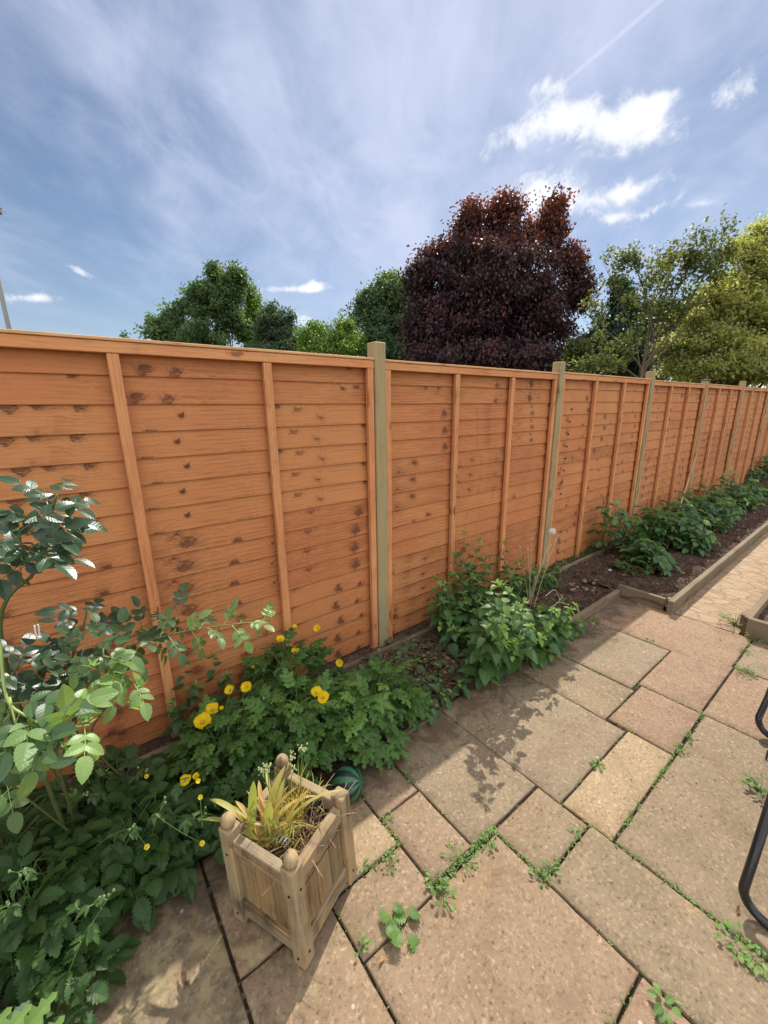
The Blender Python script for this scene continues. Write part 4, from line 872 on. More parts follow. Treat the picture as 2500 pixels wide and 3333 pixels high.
for i in range(50):
    c = V(r.uniform(2.5, 3.45), r.uniform(-1.0, -.7), .004); a = r.uniform(0, 6.28); l = r.uniform(.02, .09); d = V(math.cos(a), math.sin(a), 0); tube(mb, [c-d*l*.5, c+rdir(r)*.006+V(0, 0, .006), c+d*l*.5], .0010, 3, cap=False)
tag(mb.build('dry_stems', M['deadstem']), 'tangle of dead brown stems on the soil beside the nettles', 'dead stems', kind='stuff')
mb = MB()
for (ch_, Y) in ((((175, 2478), (260, 2482), (330, 2490), (385, 2500)), -.2), (((330, 2440), (365, 2465), (380, 2495)), -.2), (((240, 2530), (290, 2490), (345, 2440)), -.24), (((535, 2420), (580, 2415), (620, 2410)), -.15)):
    tube(mb, smooth_path([at(x, y, Y) for x, y in ch_], 5), .0014, 4, cap=False)
tag(mb.build('dry_stems', M['straw']), 'few pale straw stems in front of the fence under the rose', 'dead stems', kind='stuff')

mb = MB()
for i in range(150):
    c = V(r.uniform(.9, 3.3), r.uniform(-.66, -.15), .04+r.uniform(0, .03)); a = r.uniform(0, 6.28); blade(mb, c, V(math.cos(a), math.sin(a), r.uniform(-.1, .3)), ZUP+rdir(r)*.6, r.uniform(.015, .05), r.uniform(.010, .026), 'ovate', seg=5, curl=r.uniform(-.9, .9), fold=.4, tint=r.random())
for i in range(120):
    c = V(r.uniform(3.5, 8), r.uniform(-.98, -.15), .065+r.uniform(0, .02)); a = r.uniform(0, 6.28); blade(mb, c, V(math.cos(a), math.sin(a), r.uniform(-.1, .3)), ZUP+rdir(r)*.6, r.uniform(.015, .045), r.uniform(.010, .024), 'ovate', seg=4, curl=r.uniform(-.9, .9), fold=.4, tint=r.random())
tag(mb.build('leaf_litter', M['dryleaf']), 'withered brown leaf litter strewn over the soil of the beds', 'leaf litter', kind='stuff')
# clods and bits over the soil
mb = MB(); r = random.Random(73)
for i in range(2600):
    if r.random() < .6: x = 3.5+r.random()**1.6*6; y = r.uniform(-1.0, -.1); z = .05
    else: x = r.uniform(.6, 3.4); y = r.uniform(-.68, -.12); z = .03
    z += .03*mnoise.fractal(Vector((x*5, y*5, 4 if x > 3.5 else 0)), .9, 2.1, 5); s = r.uniform(.003, .011); sphere(mb, (x, y, z), s, s*r.uniform(.7, 1.2), s*.7, 5, 4, jitter=.25, rnd=r)
tag(mb.build('soil_clods', M['soil']), 'crumbly lumps of dark soil scattered over the beds', 'soil', kind='stuff')
for i in range(16):
    c = gr(1870+r.uniform(-15, 75), 1915+r.uniform(-30, 30), .045); s = r.uniform(.010, .019); mb = MB(); sphere(mb, c, s, s*r.uniform(.8, 1.2), s*.75, 10, 7, jitter=.06, rnd=r)
    tag(mb.build('pebble', M['pebble'], smooth=True), 'rounded grey brown pebble in the heap right of the nettles', 'pebble', 'pebbles heaped beside the nettles')
for (px, py, s, lb) in ((1985, 1856, .016, 'pale pebble lying alone on the bare soil'),): mb = MB(); sphere(mb, gr(px, py, .045), s, s*1.1, s*.7, 9, 6, jitter=.08, rnd=r); tag(mb.build('pebble', M['chip'], smooth=True), lb, 'pebble')
# bamboo canes leaning on the fence
for (a, b, rr, lb) in (((2200, 1690), (2268, 1475), .010, 'thick reddish bamboo cane leaning steeply among the raspberries'), ((2215, 1630), (2232, 1450), .005, 'thin upright bamboo cane left of the capped post'), ((2345, 1590), (2367, 1425), .005, 'thin bamboo cane right of the capped post')):
    p0 = at(a[0], a[1], -.42 if rr > .008 else -.14); p1 = at(b[0], b[1], -.075); d = (p0-p1).normalized(); p0 = p0+d*((p0.z+.02)/max(.2, -d.z)) if d.z < 0 else p0
    mb = MB(); n_ = 9; pts = [p0.lerp(p1, i/n_) for i in range(n_+1)]; tube(mb, pts, [rr*(1-.3*i/n_) for i in range(n_+1)], 8)
    for i in range(1, n_): tube(mb, [pts[i]-(p1-p0)*.004, pts[i], pts[i]+(p1-p0)*.004], [rr*.8, rr*1.12, rr*.8], 8)
    tag(mb.build('bamboo_cane', M['cane'], smooth=True), lb, 'cane', 'bamboo canes leaning on the fence')
# ------------------------------------------------------------------ planter contents
def pin(a, b, z): return P0+E1*a+E2*b+V(0, 0, z)
mb = MB(); r = random.Random(81); K = 14; vs = []; at_ = []
for j in range(K+1):
    for i in range(K+1): p = pin(.030+(PS-.06)*i/K, .030+(PS-.06)*j/K, .235+.012*mnoise.noise(Vector((i*.7, j*.7, 2)))); vs.append(p); at_.append((0, 0, 0))
mb.add(vs, [(j*(K+1)+i, j*(K+1)+i+1, (j+1)*(K+1)+i+1, (j+1)*(K+1)+i) for j in range(K) for i in range(K)], at_); tag(mb.build('potting_soil', M['soil'], smooth=True), 'dark dry potting soil filling the square planter', 'soil')
def pt8(a, b, off): # point seen at a zoom pixel of the planter close-up, `off` metres in front of the planter's middle
    px, py = 600+a*.42194, 2350+b*.42194; d = ray(px, py); c = pin(PS/2, PS/2, .25); k = (c-CAM).dot(FW)-off; return CAM+d*k
e = empty('tulip_clump', pin(.09, .11, .235), 'yellowing tulip leaves curling over in the planter', 'tulips'); lf, st = MB(), MB()
TUL = [((500, 850), (535, 450), .030, .0, .05), ((560, 860), (430, 610), .022, 1.6, .55), ((600, 880), (620, 530), .026, .9, .5), ((640, 930), (660, 640), .030, .15, .25), ((690, 950), (690, 610), .020, .9, .4), ((650, 960), (620, 830), .018, 1.9, .6), ((700, 980), (760, 730), .022, .5, .6), ((560, 900), (510, 820), .022, 1.2, .35), ((720, 960), (700, 620), .016, .3, .75), ((600, 930), (530, 690), .018, 1.4, .8),
       ((700, 900), (850, 540), .013, 1.7, .4), ((620, 940), (480, 830), .013, 2.2, .85), ((640, 960), (560, 960), .014, 2.0, .9), ((680, 990), (645, 930), .013, 2.1, .9), ((730, 900), (790, 610), .013, .8, .9), ((580, 820), (640, 590), .014, 1.1, .85), ((540, 840), (330, 690), .016, 1.5, .25), ((560, 980), (590, 1120), .011, 2.3, .75), ((480, 930), (450, 1090), .008, 2.2, .95), ((640, 1000), (620, 1080), .010, 2.2, .9)]
for k in range(30):
    a, b = r.uniform(500, 760), r.uniform(820, 980); TUL.append(((a, b), (a+r.uniform(-90, 70), b-r.uniform(60, 300)), r.uniform(.008, .017), r.uniform(1.2, 2.8), r.uniform(.5, 1.0)))
for (a, b, w, cu, ti) in TUL:
    if cu > .2: cu = max(cu, 1.0)
    w *= .88
    o_ = pt8(a[0], a[1], .02); o_.z = .235; tip = pt8(b[0], b[1], .03); d = tip-o_; L = d.length*(1+cu*.28); d = (d.normalized()+V(0, 0, cu*.35)).normalized()
    hz = V(tip.x-o_.x, tip.y-o_.y, 0); nn = hz*-1+V(0, 0, .25) if hz.length > .02 else V(-.3, -.9, .1)
    blade(lf, o_, d, V(nn.x, nn.y, .05)+V(-.2, -.5, 0)*.5 if cu < .5 else -hz.normalized()*1.0+V(0, 0, .3), L, w, 'strap', seg=12, curl=-abs(cu)*0 + (cu if cu > .5 else cu), fold=.28, tint=ti)
lf.build('leaves', M['tulip'], e, smooth=True)
e = empty('grape_hyacinth', pin(.12, .19, .235), 'thin green stalks with pale seed pods at the back of the planter', 'grape hyacinth'); st, sd, lf = MB(), MB(), MB()
for (a, b) in ((640, 330), (830, 250), (915, 190), (845, 340), (600, 360)):
    tip = pt8(a, b, -.03); o_ = pin(.13+r.uniform(-.03, .05), .17+r.uniform(-.03, .05), .235); pts = arc(o_, tip, .12, 8, r, .006); tube(st, pts, .0013, 4, cap=False)
    sd = MB()
    for k in range(16): t = r.random(); c = tip+V(r.gauss(0, .006), r.gauss(0, .006), -.030*t+.006); s = r.uniform(.0022, .0036); sphere(sd, c, s, s, s*1.1, 6, 5)
    sd.build('seed_head', M['seed'], e, smooth=True)
for k in range(46):
    o_ = pin(.12+r.gauss(0, .03), .17+r.gauss(0, .03), .235); d = V(r.gauss(0, .35), r.gauss(0, .35), 1); blade(lf, o_, d, rdir(r), r.uniform(.07, .16), .0042, 'strap', seg=6, curl=r.uniform(.2, 1.5), fold=.5, tint=r.uniform(0, .35))
st.build('stalks', M['stem'], e); lf.build('leaves', M['tulip'], e)
e = empty('dry_grass_tuft', pin(.20, .20, .235), 'dead straw coloured grass tuft tangled at the planter back corner', 'dry grass'); lf, st = MB(), MB()
for k in range(150):
    o_ = pin(.20+r.gauss(0, .025), .19+r.gauss(0, .025), .235); d = V(r.gauss(.1, .5), r.gauss(.05, .5), .8); blade(lf, o_, d, rdir(r), r.uniform(.07, .17), .0030, 'strap', seg=7, curl=r.uniform(.6, 2.4), fold=.4, tint=r.uniform(.4, .75))
for k in range(120):
    o_ = pin(r.uniform(.12, .22), r.uniform(.05, .17), .243); d = V(r.gauss(0, .6), r.gauss(0, .6), .35+r.random()*.5); l = r.uniform(.04, .12); tube(st, arc(o_, o_+d*l, .3, 5, r, .01), .0008, 3, cap=False)
lf.build('blades', M['tulip'], e); st.build('stems', M['straw'], e)
mb = MB(); c = pin(.225, .125, .240); ax = (E1*.5+E2*.25+V(0, 0, .8)).normalized(); x = ax.orthogonal().normalized(); y = ax.cross(x); vs = []; at_ = []; Q = 24
prf = [(.028, -.03), (.034, .030), (.037, .030), (.037, .036), (.034, .036), (.027, -.026)]
for (rad, h) in prf:
    for i in range(Q): an = 2*math.pi*i/Q; vs.append(c+ax*(h+.02)+(x*math.cos(an)+y*math.sin(an))*rad); at_.append((0, 0, 0))
fs = [(j*Q+i, j*Q+(i+1) % Q, (j+1)*Q+(i+1) % Q, (j+1)*Q+i) for j in range(len(prf)-1) for i in range(Q)]+[tuple(range(Q))[::-1], tuple((len(prf)-1)*Q+i for i in range(Q))]
mb.add(vs, fs, at_); tag(mb.build('plant_pot', M['black'], smooth=False, recalc=True), 'small empty black plastic pot tilted inside the planter', 'plant pot')
mb = MB(); o_ = pt8(800, 935, .02); o_.z = .245; pts = [o_+(E2*1.0+V(0, 0, .55)).normalized()*.045*i/8 for i in range(9)]; tube(mb, pts, .0155, 14); tag(mb.build('striped_toy', M['stripe'], smooth=True), 'short black and white ribbed tube lying in the planter', 'ribbed tube')
mb = MB(); tube(mb, smooth_path([pt8(740, 930, .03), pt8(900, 1010, .07), pt8(980, 1060, .11), pt8(1030, 1140, .14), pt8(1065, 1195, .14)], 6), .0013, 5); tag(mb.build('dry_stalk', M['straw']), 'single pale dry stalk hanging over the planter front rail', 'dry stalk')
mb = MB(); bc = V(.692, -.818, .067); sphere(mb, V(0, 0, 0), .067, None, .066, 40, 24); o = mb.build('watermelon_ball', M['ball'], smooth=True); o.location = bc; o.rotation_euler = (1.05, .35, .4); tag(o, 'green striped watermelon patterned ball tucked behind the planter', 'ball')

# ------------------------------------------------------------------ weeds, leaves and bits on the patio
def weed(px, py, label, n, L, kind='ovate', tooth=0.0, teeth=0, tint=.45, h=.02, spread=.03, seed=0, name='patio_weed', W=.6):
    r = random.Random(900+seed); c = gr(px, py); e = empty(name, c, label, 'weed', 'weeds growing between the slabs'); lf, st = MB(), MB()
    for i in range(n):
        a = r.uniform(0, 6.28); q = spread*math.sqrt(r.random()); p = c+V(q*math.cos(a), q*math.sin(a), h*r.uniform(.15, 1)); d = V(math.cos(a), math.sin(a), r.uniform(-.1, .5)); tube(st, arc(c+V(r.gauss(0, .004), r.gauss(0, .004), -.008), p, .3, 4), .0009, 3, cap=False)
        blade(lf, p, d, ZUP+d*.3+rdir(r)*.25, L*r.uniform(.4, .9), L*.8*W*r.uniform(.8, 1.1), kind, curl=r.uniform(.2, .8), fold=.2, tint=min(1, max(0, tint+r.gauss(0, .18))), tooth=tooth, teeth=teeth)
    lf.build('leaves', M['weed'], e); st.build('stems', M['stem'], e)
weed(1310, 3020, 'lobed pale weed rosette on the slab right of the planter', 8, .052, 'round', .6, 5, .35, .03, .035, 1, W=1.0)
weed(1275, 2985, 'upper pair of crinkled round leaves beside the lobed rosette', 3, .054, 'round', .6, 5, .3, .03, .012, 2, W=1.0)
weed(1440, 2920, 'upright weed tuft at the corner of the largest slab', 16, .032, 'obovate', 0, 0, .55, .03, .035, 3)
weed(1410, 2865, 'weed tuft above the corner of the largest slab', 12, .026, 'obovate', 0, 0, .5, .03, .03, 4)
weed(1500, 2800, 'spreading pale weed mat in the joint of three slabs', 26, .018, 'round', 0, 0, .7, .02, .06, 5)
weed(1590, 2740, 'weed tuft at the top end of the pale mat', 16, .020, 'round', 0, 0, .6, .022, .035, 6)
weed(1870, 2710, 'star shaped weed beside the small square slab', 8, .030, 'lance', 0, 0, .5, .012, .01, 7, W=.35)
weed(1945, 2490, 'flat leafy weed at the left side of the yellowish slab', 11, .032, 'lance', .2, 4, .5, .012, .02, 8, W=.5)
weed(2475, 2580, 'large glossy weed under the black furniture leg', 26, .034, 'obovate', 0, 0, .4, .05, .05, 9)
weed(2400, 3080, 'bright trailing weed in the joint at lower right', 22, .026, 'round', 0, 0, .75, .02, .05, 10)
weed(2470, 3125, 'trailing weed end meeting the right edge of the view', 18, .026, 'round', 0, 0, .7, .02, .04, 11)
weed(2160, 3270, 'ragged leafy weed at the bottom edge right of centre', 7, .045, 'ovate', .4, 5, .5, .02, .02, 12)
weed(2250, 2410, 'spiky weed in the joint right of the yellowish slab', 12, .030, 'lance', 0, 0, .5, .02, .02, 13, W=.3)
weed(2215, 2440, 'low weed tuft at the top corner of the yellowish slab', 14, .022, 'obovate', 0, 0, .5, .018, .025, 14)
weed(2390, 2035, 'bushy weed at the corner of the right hand bed', 60, .030, 'lance', .2, 4, .45, .07, .10, 15, W=.55)
weed(2460, 2085, 'weed tuft in front of the grooved board end', 22, .026, 'lance', .2, 4, .5, .05, .05, 16, W=.55)
weed(2000, 1915, 'pale sow thistle at the short edging board', 12, .045, 'lance', .5, 5, .6, .04, .03, 17, W=.45)
weed(2195, 1970, 'weed growing against the bed corner by the path', 20, .032, 'lance', .3, 4, .45, .04, .04, 18, W=.55)
weed(2125, 1950, 'small weeds below the short edging board', 16, .020, 'ovate', 0, 0, .45, .02, .05, 19)
weed(2115, 2085, 'small pale weed alone in the joint of the sunlit slabs', 8, .026, 'obovate', 0, 0, .65, .012, .02, 20)
weed(2420, 2190, 'long weed mat in the joint near the upper right edge', 30, .022, 'ovate', 0, 0, .6, .02, .06, 21)
weed(2420, 2120, 'sprawling weed where joints cross near the bed end', 12, .030, 'lance', 0, 0, .5, .02, .03, 22, W=.4)
weed(1175, 3095, 'small drooping weed left of the lobed rosette', 9, .022, 'ovate', .2, 4, .5, .03, .02, 23)
weed(1180, 2820, 'small weed right of the planter in the slab joint', 9, .020, 'ovate', 0, 0, .5, .02, .02, 24)
weed(1270, 2810, 'pale weed where two joints cross by the planter', 14, .020, 'ovate', 0, 0, .6, .02, .03, 25)
weed(1330, 2535, 'tiny weed in the shaded joint behind the ball', 9, .020, 'ovate', 0, 0, .55, .02, .02, 26)
weed(1260, 2660, 'weed in the joint beside the shadow edge', 10, .018, 'ovate', 0, 0, .55, .02, .02, 27)
weed(1790, 2830, 'weed tuft below the small square slab corner', 16, .018, 'round', 0, 0, .55, .02, .03, 28)
weed(1760, 2860, 'lowest weed at the meeting of three joints', 14, .020, 'round', 0, 0, .5, .02, .025, 29)
JT = [(.44, -1.1, .44, -1.75, 10), (.738, -.8, .738, -1.28, 60), (.94, -1.265, 1.06, -1.27, 90), (.74, -1.268, 1.05, -1.272, 150), (1.046, -1.29, 1.046, -1.5, 70), (1.046, -1.5, 1.046, -2.0, 18), (1.347, -1.38, 1.352, -1.49, 10), (1.06, -1.485, 1.35, -1.485, 70),
      (1.358, -1.49, 1.358, -2.1, 190), (1.36, -1.570, 1.97, -1.571, 130), (1.345, -1.0, 1.345, -1.27, 6), (.945, -.9, .945, -1.26, 12), (1.35, -1.372, 1.95, -1.372, 30), (1.968, -1.3, 1.968, -1.56, 20), (2.383, -1.26, 2.386, -2.1, 130), (2.308, -.85, 2.308, -1.25, 40),
      (1.96, -1.272, 2.89, -1.254, 30), (2.893, -.85, 2.893, -1.25, 60), (2.995, -1.26, 2.996, -2.1, 60), (2.98, -1.55, 3.48, -1.55, 40), (1.046, -1.78, .45, -1.783, 80), (.145, -.75, .145, -1.6, 6), (.15, -1.095, .44, -1.095, 3), (.45, -1.09, .735, -1.09, 60), (1.97, -1.57, 2.38, -1.57, 70)]
r = random.Random(91); lf = MB()
for (x0, y0, x1, y1, n_) in JT:
    cl = [r.random() for _ in range(max(2, n_//10))]
    for i in range(int(n_*1.05)):
        t = min(1, max(0, r.choice(cl)+r.gauss(0, .035))) if r.random() < .8 else r.random(); p = V(x0+(x1-x0)*t+r.gauss(0, .004), y0+(y1-y0)*t+r.gauss(0, .004), r.uniform(-.006, .006)); a = r.uniform(0, 6.28); d = V(math.cos(a), math.sin(a), r.uniform(.2, 1.0))
        blade(lf, p, d, ZUP+rdir(r)*.3, r.choice([.5, .7, 1.0, 1.5])*r.uniform(.007, .016), r.uniform(.003, .008), r.choice(['ovate', 'round', 'lance', 'lance']), seg=4, curl=r.uniform(.3, 1.2), fold=.2, tint=r.uniform(.25, .95))
tag(lf.build('joint_weeds', M['weed']), 'tiny weeds and moss filling the joints between patio slabs', 'weeds', kind='stuff')
r = random.Random(92)
def fallen(px, py, L, label, tint=.5, W=.5, a=None):
    mb = MB(); p = gr(px, py, .004); a = r.uniform(0, 6.28) if a is None else a; blade(mb, p, V(math.cos(a), math.sin(a), .02), ZUP, L, L*W, 'ovate', curl=-.7, fold=.35, tint=tint); tag(mb.build('fallen_leaf', M['dryleaf']), label, 'leaf', 'fallen leaves on the patio')
fallen(1572, 2375, .020, 'curled brown leaf on the slab left of the nettle shadow', .4)
fallen(1595, 2372, .012, 'small brown flake right of the curled leaf', .3)
fallen(1250, 3110, .026, 'orange dead leaf at the joint below the lobed weed', .95)
fallen(2345, 2085, .030, 'slim brown leaf lying before the right hand bed', .45, .3, .4)
fallen(280, 3240, .028, 'pale dry leaf on the shaded slab at lower left', .9)
fallen(625, 3025, .030, 'thin dry leaf on the lit slab left of the planter', .4, .3, 1.2)
fallen(2400, 2975, .030, 'dark brown leaf strip near the furniture foot', .0, .3, .1)
fallen(600, 3195, .020, 'small dark leaf on the sunny stained slab', .0, .5)
mb = MB()
for i in range(420):
    x = r.uniform(.1, 3.3); y = r.uniform(-1.9, -.72); s = r.uniform(.0010, .0030)*(1.5 if y > -.95 else 1); sphere(mb, (x, y, s*.6), s, s*r.uniform(.6, 1.4), s*.7, 5, 4, jitter=.2, rnd=r)
tag(mb.build('grit', M['deadstem']), 'crumbs of soil and grit strewn over the slabs', 'grit', kind='stuff')
for (a, b, lb) in (((1595, 2225), (1770, 2222), 'long dark twig lying under the nettle leaves on the slab'), ((1790, 2130), (1850, 2165), 'bent twig beside the nettles in the shadow'), ((1930, 2010), (1955, 2045), 'short dark twig on the shaded soil by the bed board')):
    p0, p1 = gr(*a, .006), gr(*b, .006); mb = MB(); tube(mb, smooth_path([p0, p0.lerp(p1, .4)+V(.01, .012, .006), p1], 6), .0024, 5); tag(mb.build('twig', M['twig']), lb, 'twig', 'twigs on the patio')

# ------------------------------------------------------------------ garden recliner at the right edge
ch = empty('garden_recliner', (2.0, -2.3, 0), 'black tubular garden recliner showing only its legs at the right edge', 'garden chair')
TR = .0135
def uleg(p, w, h, leanx, leany):
    pts = []; top = p+V(leanx, leany, h); R_ = .075
    pts = [top, p+V(leanx*.25, leany*.25, h*.25+R_*.5)]+[p+V(0, 0, TR)+V(0, -R_*(1-math.cos(a)), R_*(1-math.sin(a))) for a in [i*math.pi/2/8 for i in range(9)]]
    q = p+V(0, -w, TR); pts += [q+V(0, R_*(1-math.sin(a)), R_*(1-math.cos(a))) for a in [i*math.pi/2/8 for i in range(9)]]+[q+V(leanx, -.02, h)]
    mb = MB(); tube(mb, pts, TR, 14); return mb.build('leg_frame', M['tubeblack'], ch, smooth=True)
LA = at(2422, 2890, -1.905); LA.z = 0
LB = at(2463, 2340, -1.770); LB.z = 0
uleg(V(1.455, -1.908, 0), .60, .46, .145, -.004)
uleg(V(2.425, -1.762, 0), .66, .46, .36, -.02)
mb = MB(); sm = smooth_path([V(1.60, -1.96, .46), V(1.60, -2.45, .46)], 6); tube(mb, [V(1.62, -1.975, .46), V(2.80, -1.90, .46)], TR, 12); tube(mb, [V(1.62, -2.47, .46), V(2.80, -2.45, .46)], TR, 12); tube(mb, [V(1.62, -1.975, .46), V(1.62, -2.47, .46)], TR, 12)
mb.build('seat_frame', M['tubeblack'], ch, smooth=True)
mb = MB(); box(mb, V(1.65, -2.45, .455), V(1.12, 0, 0), V(0, .44, 0), V(0, 0, .006), 0, .002); mb.build('seat_sling', M['fabric'], ch, recalc=True)
c = at(2500, 2462, -1.868); mb = MB(); box(mb, c+V(-.004, -.05, -.022), V(.020, .0, .0), V(0, .056, 0), V(0, 0, .045), 0, .008); kn = mb.build('arm_end', M['black'], ch, recalc=True)
mb = MB(); box(mb, c+V(-.0065, -.044, -.013), V(.003, 0, 0), V(0, .044, 0), V(0, 0, .028), 0, .001); mb.build('silver_trim', M['silver'], kn, recalc=True)

# ------------------------------------------------------------------ trees beyond the fence
def tree(name, label, dep, blobs, leaf, size, nclump, per, base=None, seed=0, clump=.5, limbs=26, trunk_r=.18, droop=.3, toplight=.0, sizes=(.6, 1.25), asp=.62, twig=None, shell=.55, flat=.42):
    """blobs: (px, py, rx, ry) ellipses in photograph pixels at depth dep; leaves are folded leaf-sized faces in clumps"""
    rng = np.random.default_rng(seed); r = random.Random(seed); k = dep/FPX; cs = []; ra = []
    for (px, py, rx, ry, *dz) in blobs: c = far(px, py, dep+(dz[0] if dz else 0)); cs.append(c); ra.append((max(rx*k*.62, rx*k-clump*.45), max(ry*k*.62, ry*k-clump*.45)))
    vol = np.array([a*a*b for a, b in ra]); pick = rng.choice(len(cs), nclump, p=vol**.5/np.sum(vol**.5)); cc = []
    for i in pick:
        d = rng.normal(size=3); d /= np.linalg.norm(d); q = rng.uniform(shell, 1.0)**.6 if rng.random() < .78 else rng.uniform(.1, .7); q *= 1+.40*mnoise.noise(Vector(d*2.6)+Vector((i*3.1, seed*1.7, 0)))+(.08 if rng.random() < .12 else 0)
        cc.append(np.array(cs[i])+d*np.array((ra[i][0], ra[i][0], ra[i][1]))*q)
    cc = np.array(cc); cc = cc[cc[:, 2] > .5]; nclump = len(cc)
    crs = clump*rng.uniform(.5, 1.3, nclump); n_ = nclump*per
    idx = np.repeat(np.arange(nclump), per); d = np.clip(rng.normal(size=(n_, 3)), -1.7, 1.7); pos = cc[idx]+d*crs[idx][:, None]*np.array((.55, .55, flat))
    zmin, zmax = pos[:, 2].min(), pos[:, 2].max()
    out = pos-cc.mean(0); out /= np.linalg.norm(out, axis=1)[:, None]+1e-6
    ax = rng.normal(size=(n_, 3))*.8+out*.6+np.array((0, 0, -droop*2)); ax /= np.linalg.norm(ax, axis=1)[:, None]
    up = rng.normal(size=(n_, 3))*.6+np.array((0, 0, 1.0))+out*.3; s = np.cross(ax, up); s /= np.linalg.norm(s, axis=1)[:, None]+1e-6; nn = np.cross(s, ax)
    L = size*rng.uniform(sizes[0], sizes[1], n_)[:, None]; w = L*asp*.5
    v = np.empty((n_, 4, 3)); v[:, 0] = pos; v[:, 1] = pos+ax*L*.5-s*w+nn*w*.35; v[:, 2] = pos+ax*L-nn*L*.12; v[:, 3] = pos+ax*L*.5+s*w+nn*w*.35
    ti = np.clip(rng.normal(.42, .2, nclump)[idx]+rng.normal(0, .14, n_)+toplight*np.clip((pos[:, 2]-zmin)/(zmax-zmin)-.55, 0, 1), 0, 1)  # higher leaves tinted towards the tip colour, imitating sunlight on the crown top
    me = bpy.data.meshes.new('crown'); me.vertices.add(n_*4); me.loops.add(n_*4); me.polygons.add(n_)
    b = Vector(base) if base else Vector((float(np.mean([c.x for c in cs])), float(np.mean([c.y for c in cs])), 0)); b.z = -.06
    e = empty(name, b, label, 'tree', 'trees beyond the fence')
    me.vertices.foreach_set('co', (v-np.array(b)).astype(np.float32).ravel()); me.loops.foreach_set('vertex_index', np.arange(n_*4, dtype=np.int32)); me.polygons.foreach_set('loop_start', np.arange(0, n_*4, 4, dtype=np.int32))
    at_ = me.attributes.new('luv', 'FLOAT_VECTOR', 'POINT'); q = np.zeros((n_, 4, 3), np.float32); q[:, :, 2] = ti[:, None]; at_.data.foreach_set('vector', q.ravel()); me.update(calc_edges=True)
    me.materials.append(leaf); o = bpy.data.objects.new('crown', me); COL.objects.link(o); o.parent = e
    mb = MB(); topc = Vector(cc.mean(0)); fork = b.lerp(V(topc.x, topc.y, b.z+(topc.z-b.z)*.62), 1.0); tube(mb, smooth_path([b, b.lerp(fork, .5)+V(.06, .04, 0), fork], 5), [trunk_r*(1-.5*i/10) for i in range(11)], 9)
    mb.build('trunk', M['bark'], e, smooth=True)
    mb = MB()
    for i in rng.choice(nclump, min(limbs, nclump), replace=False):
        t = Vector(cc[i]); st_ = b.lerp(fork, r.uniform(.55, 1.0)); m_ = st_.lerp(t, .5)+V(0, 0, -.08*(t-st_).length)+rdir(r)*.1*(t-st_).length; pts = smooth_path([st_, m_, t], 6); rr = trunk_r*.34
        tube(mb, pts, [rr*(1-.88*q/(len(pts)-1)) for q in range(len(pts))], 5, cap=False)
        for w_ in range(3):
            a = pts[r.randrange(4, len(pts)-1)]; tt = a+(t-st_).normalized()*.05*(t-st_).length+rdir(r)*.12*(t-st_).length; tube(mb, smooth_path([a, a.lerp(tt, .5)+rdir(r)*.05, tt], 3), [rr*.3*(1-.8*q/6) for q in range(7)], 4, cap=False)
    mb.build('limbs', twig or M['bark'], e, smooth=True); return e
TL = {}
TL['crim'] = treeleaf('crimson maple leaf', (.042, .027, .040), (.088, .038, .046), (.28, .080, .048), .30, .5)
TL['green'] = treeleaf('deep green leaf', (.060, .105, .050), (.11, .175, .075), (.21, .30, .11), .46)
TL['dark'] = treeleaf('dark grey green leaf', (.050, .085, .052), (.092, .140, .075), (.16, .21, .11), .42)
TL['lime'] = treeleaf('lime leaf', (.075, .14, .022), (.15, .24, .04), (.26, .34, .07), .4)
TL['mid'] = treeleaf('mid green leaf', (.066, .112, .064), (.12, .185, .092), (.20, .28, .13), .42)
TL['conifer'] = treeleaf('conifer spray', (.016, .040, .022), (.032, .066, .032), (.06, .10, .045), .2)
TL['gold'] = treeleaf('yellow green maple leaf', (.22, .24, .10), (.42, .43, .17), (.62, .60, .26), .55)
TL['sparse'] = treeleaf('pale bronze green leaf', (.075, .105, .032), (.15, .17, .055), (.25, .23, .08), .4)
tree('maple_tree', 'tall bushy green tree left of the nearest post, above the fence', 17.0, [(735, 925, 60, 60), (770, 900, 34, 38), (700, 890, 26, 38), (650, 960, 48, 48), (690, 1000, 85, 85), (755, 1000, 48, 95), (592, 1000, 32, 38), (560, 1035, 38, 38), (510, 1050, 34, 26), (530, 1085, 62, 35), (640, 1085, 120, 55), (622, 962, 28, 25), (693, 862, 10, 16)], TL['green'], .14, 330, 75, seed=1, clump=.32)
tree('birch_tree', 'thin see-through pale tree right beside the tall green one', 18.5, [(818, 975, 32, 55), (828, 1045, 36, 65), (800, 1080, 40, 60)], TL['lime'], .13, 130, 45, seed=2, clump=.35, trunk_r=.10)
tree('hawthorn_tree', 'dark round topped shrubby tree left of the lime bush', 15.0, [(884, 1012, 26, 36), (890, 1065, 60, 62), (945, 1050, 30, 44), (940, 1100, 55, 45), (862, 1100, 35, 65), (900, 1140, 90, 40)], TL['dark'], .10, 190, 75, seed=3, clump=.25, trunk_r=.12)
tree('lime_bush', 'low bright lime green bush just above the fence', 14.0, [(1033, 1068, 36, 32), (1065, 1115, 85, 55), (1118, 1072, 30, 35), (1130, 1125, 55, 55), (1008, 1115, 34, 45), (1070, 1160, 110, 40)], TL['lime'], .095, 230, 100, seed=4, clump=.32, trunk_r=.09)
tree('ash_tree', 'rounded mid green tree left of the dark crimson tree', 16.0, [(1256, 935, 36, 46), (1200, 990, 46, 52), (1165, 1025, 28, 46), (1270, 1000, 95, 95), (1240, 1090, 115, 95), (1304, 945, 38, 46), (1290, 1150, 120, 50)], TL['mid'], .12, 380, 95, seed=5, clump=.33)
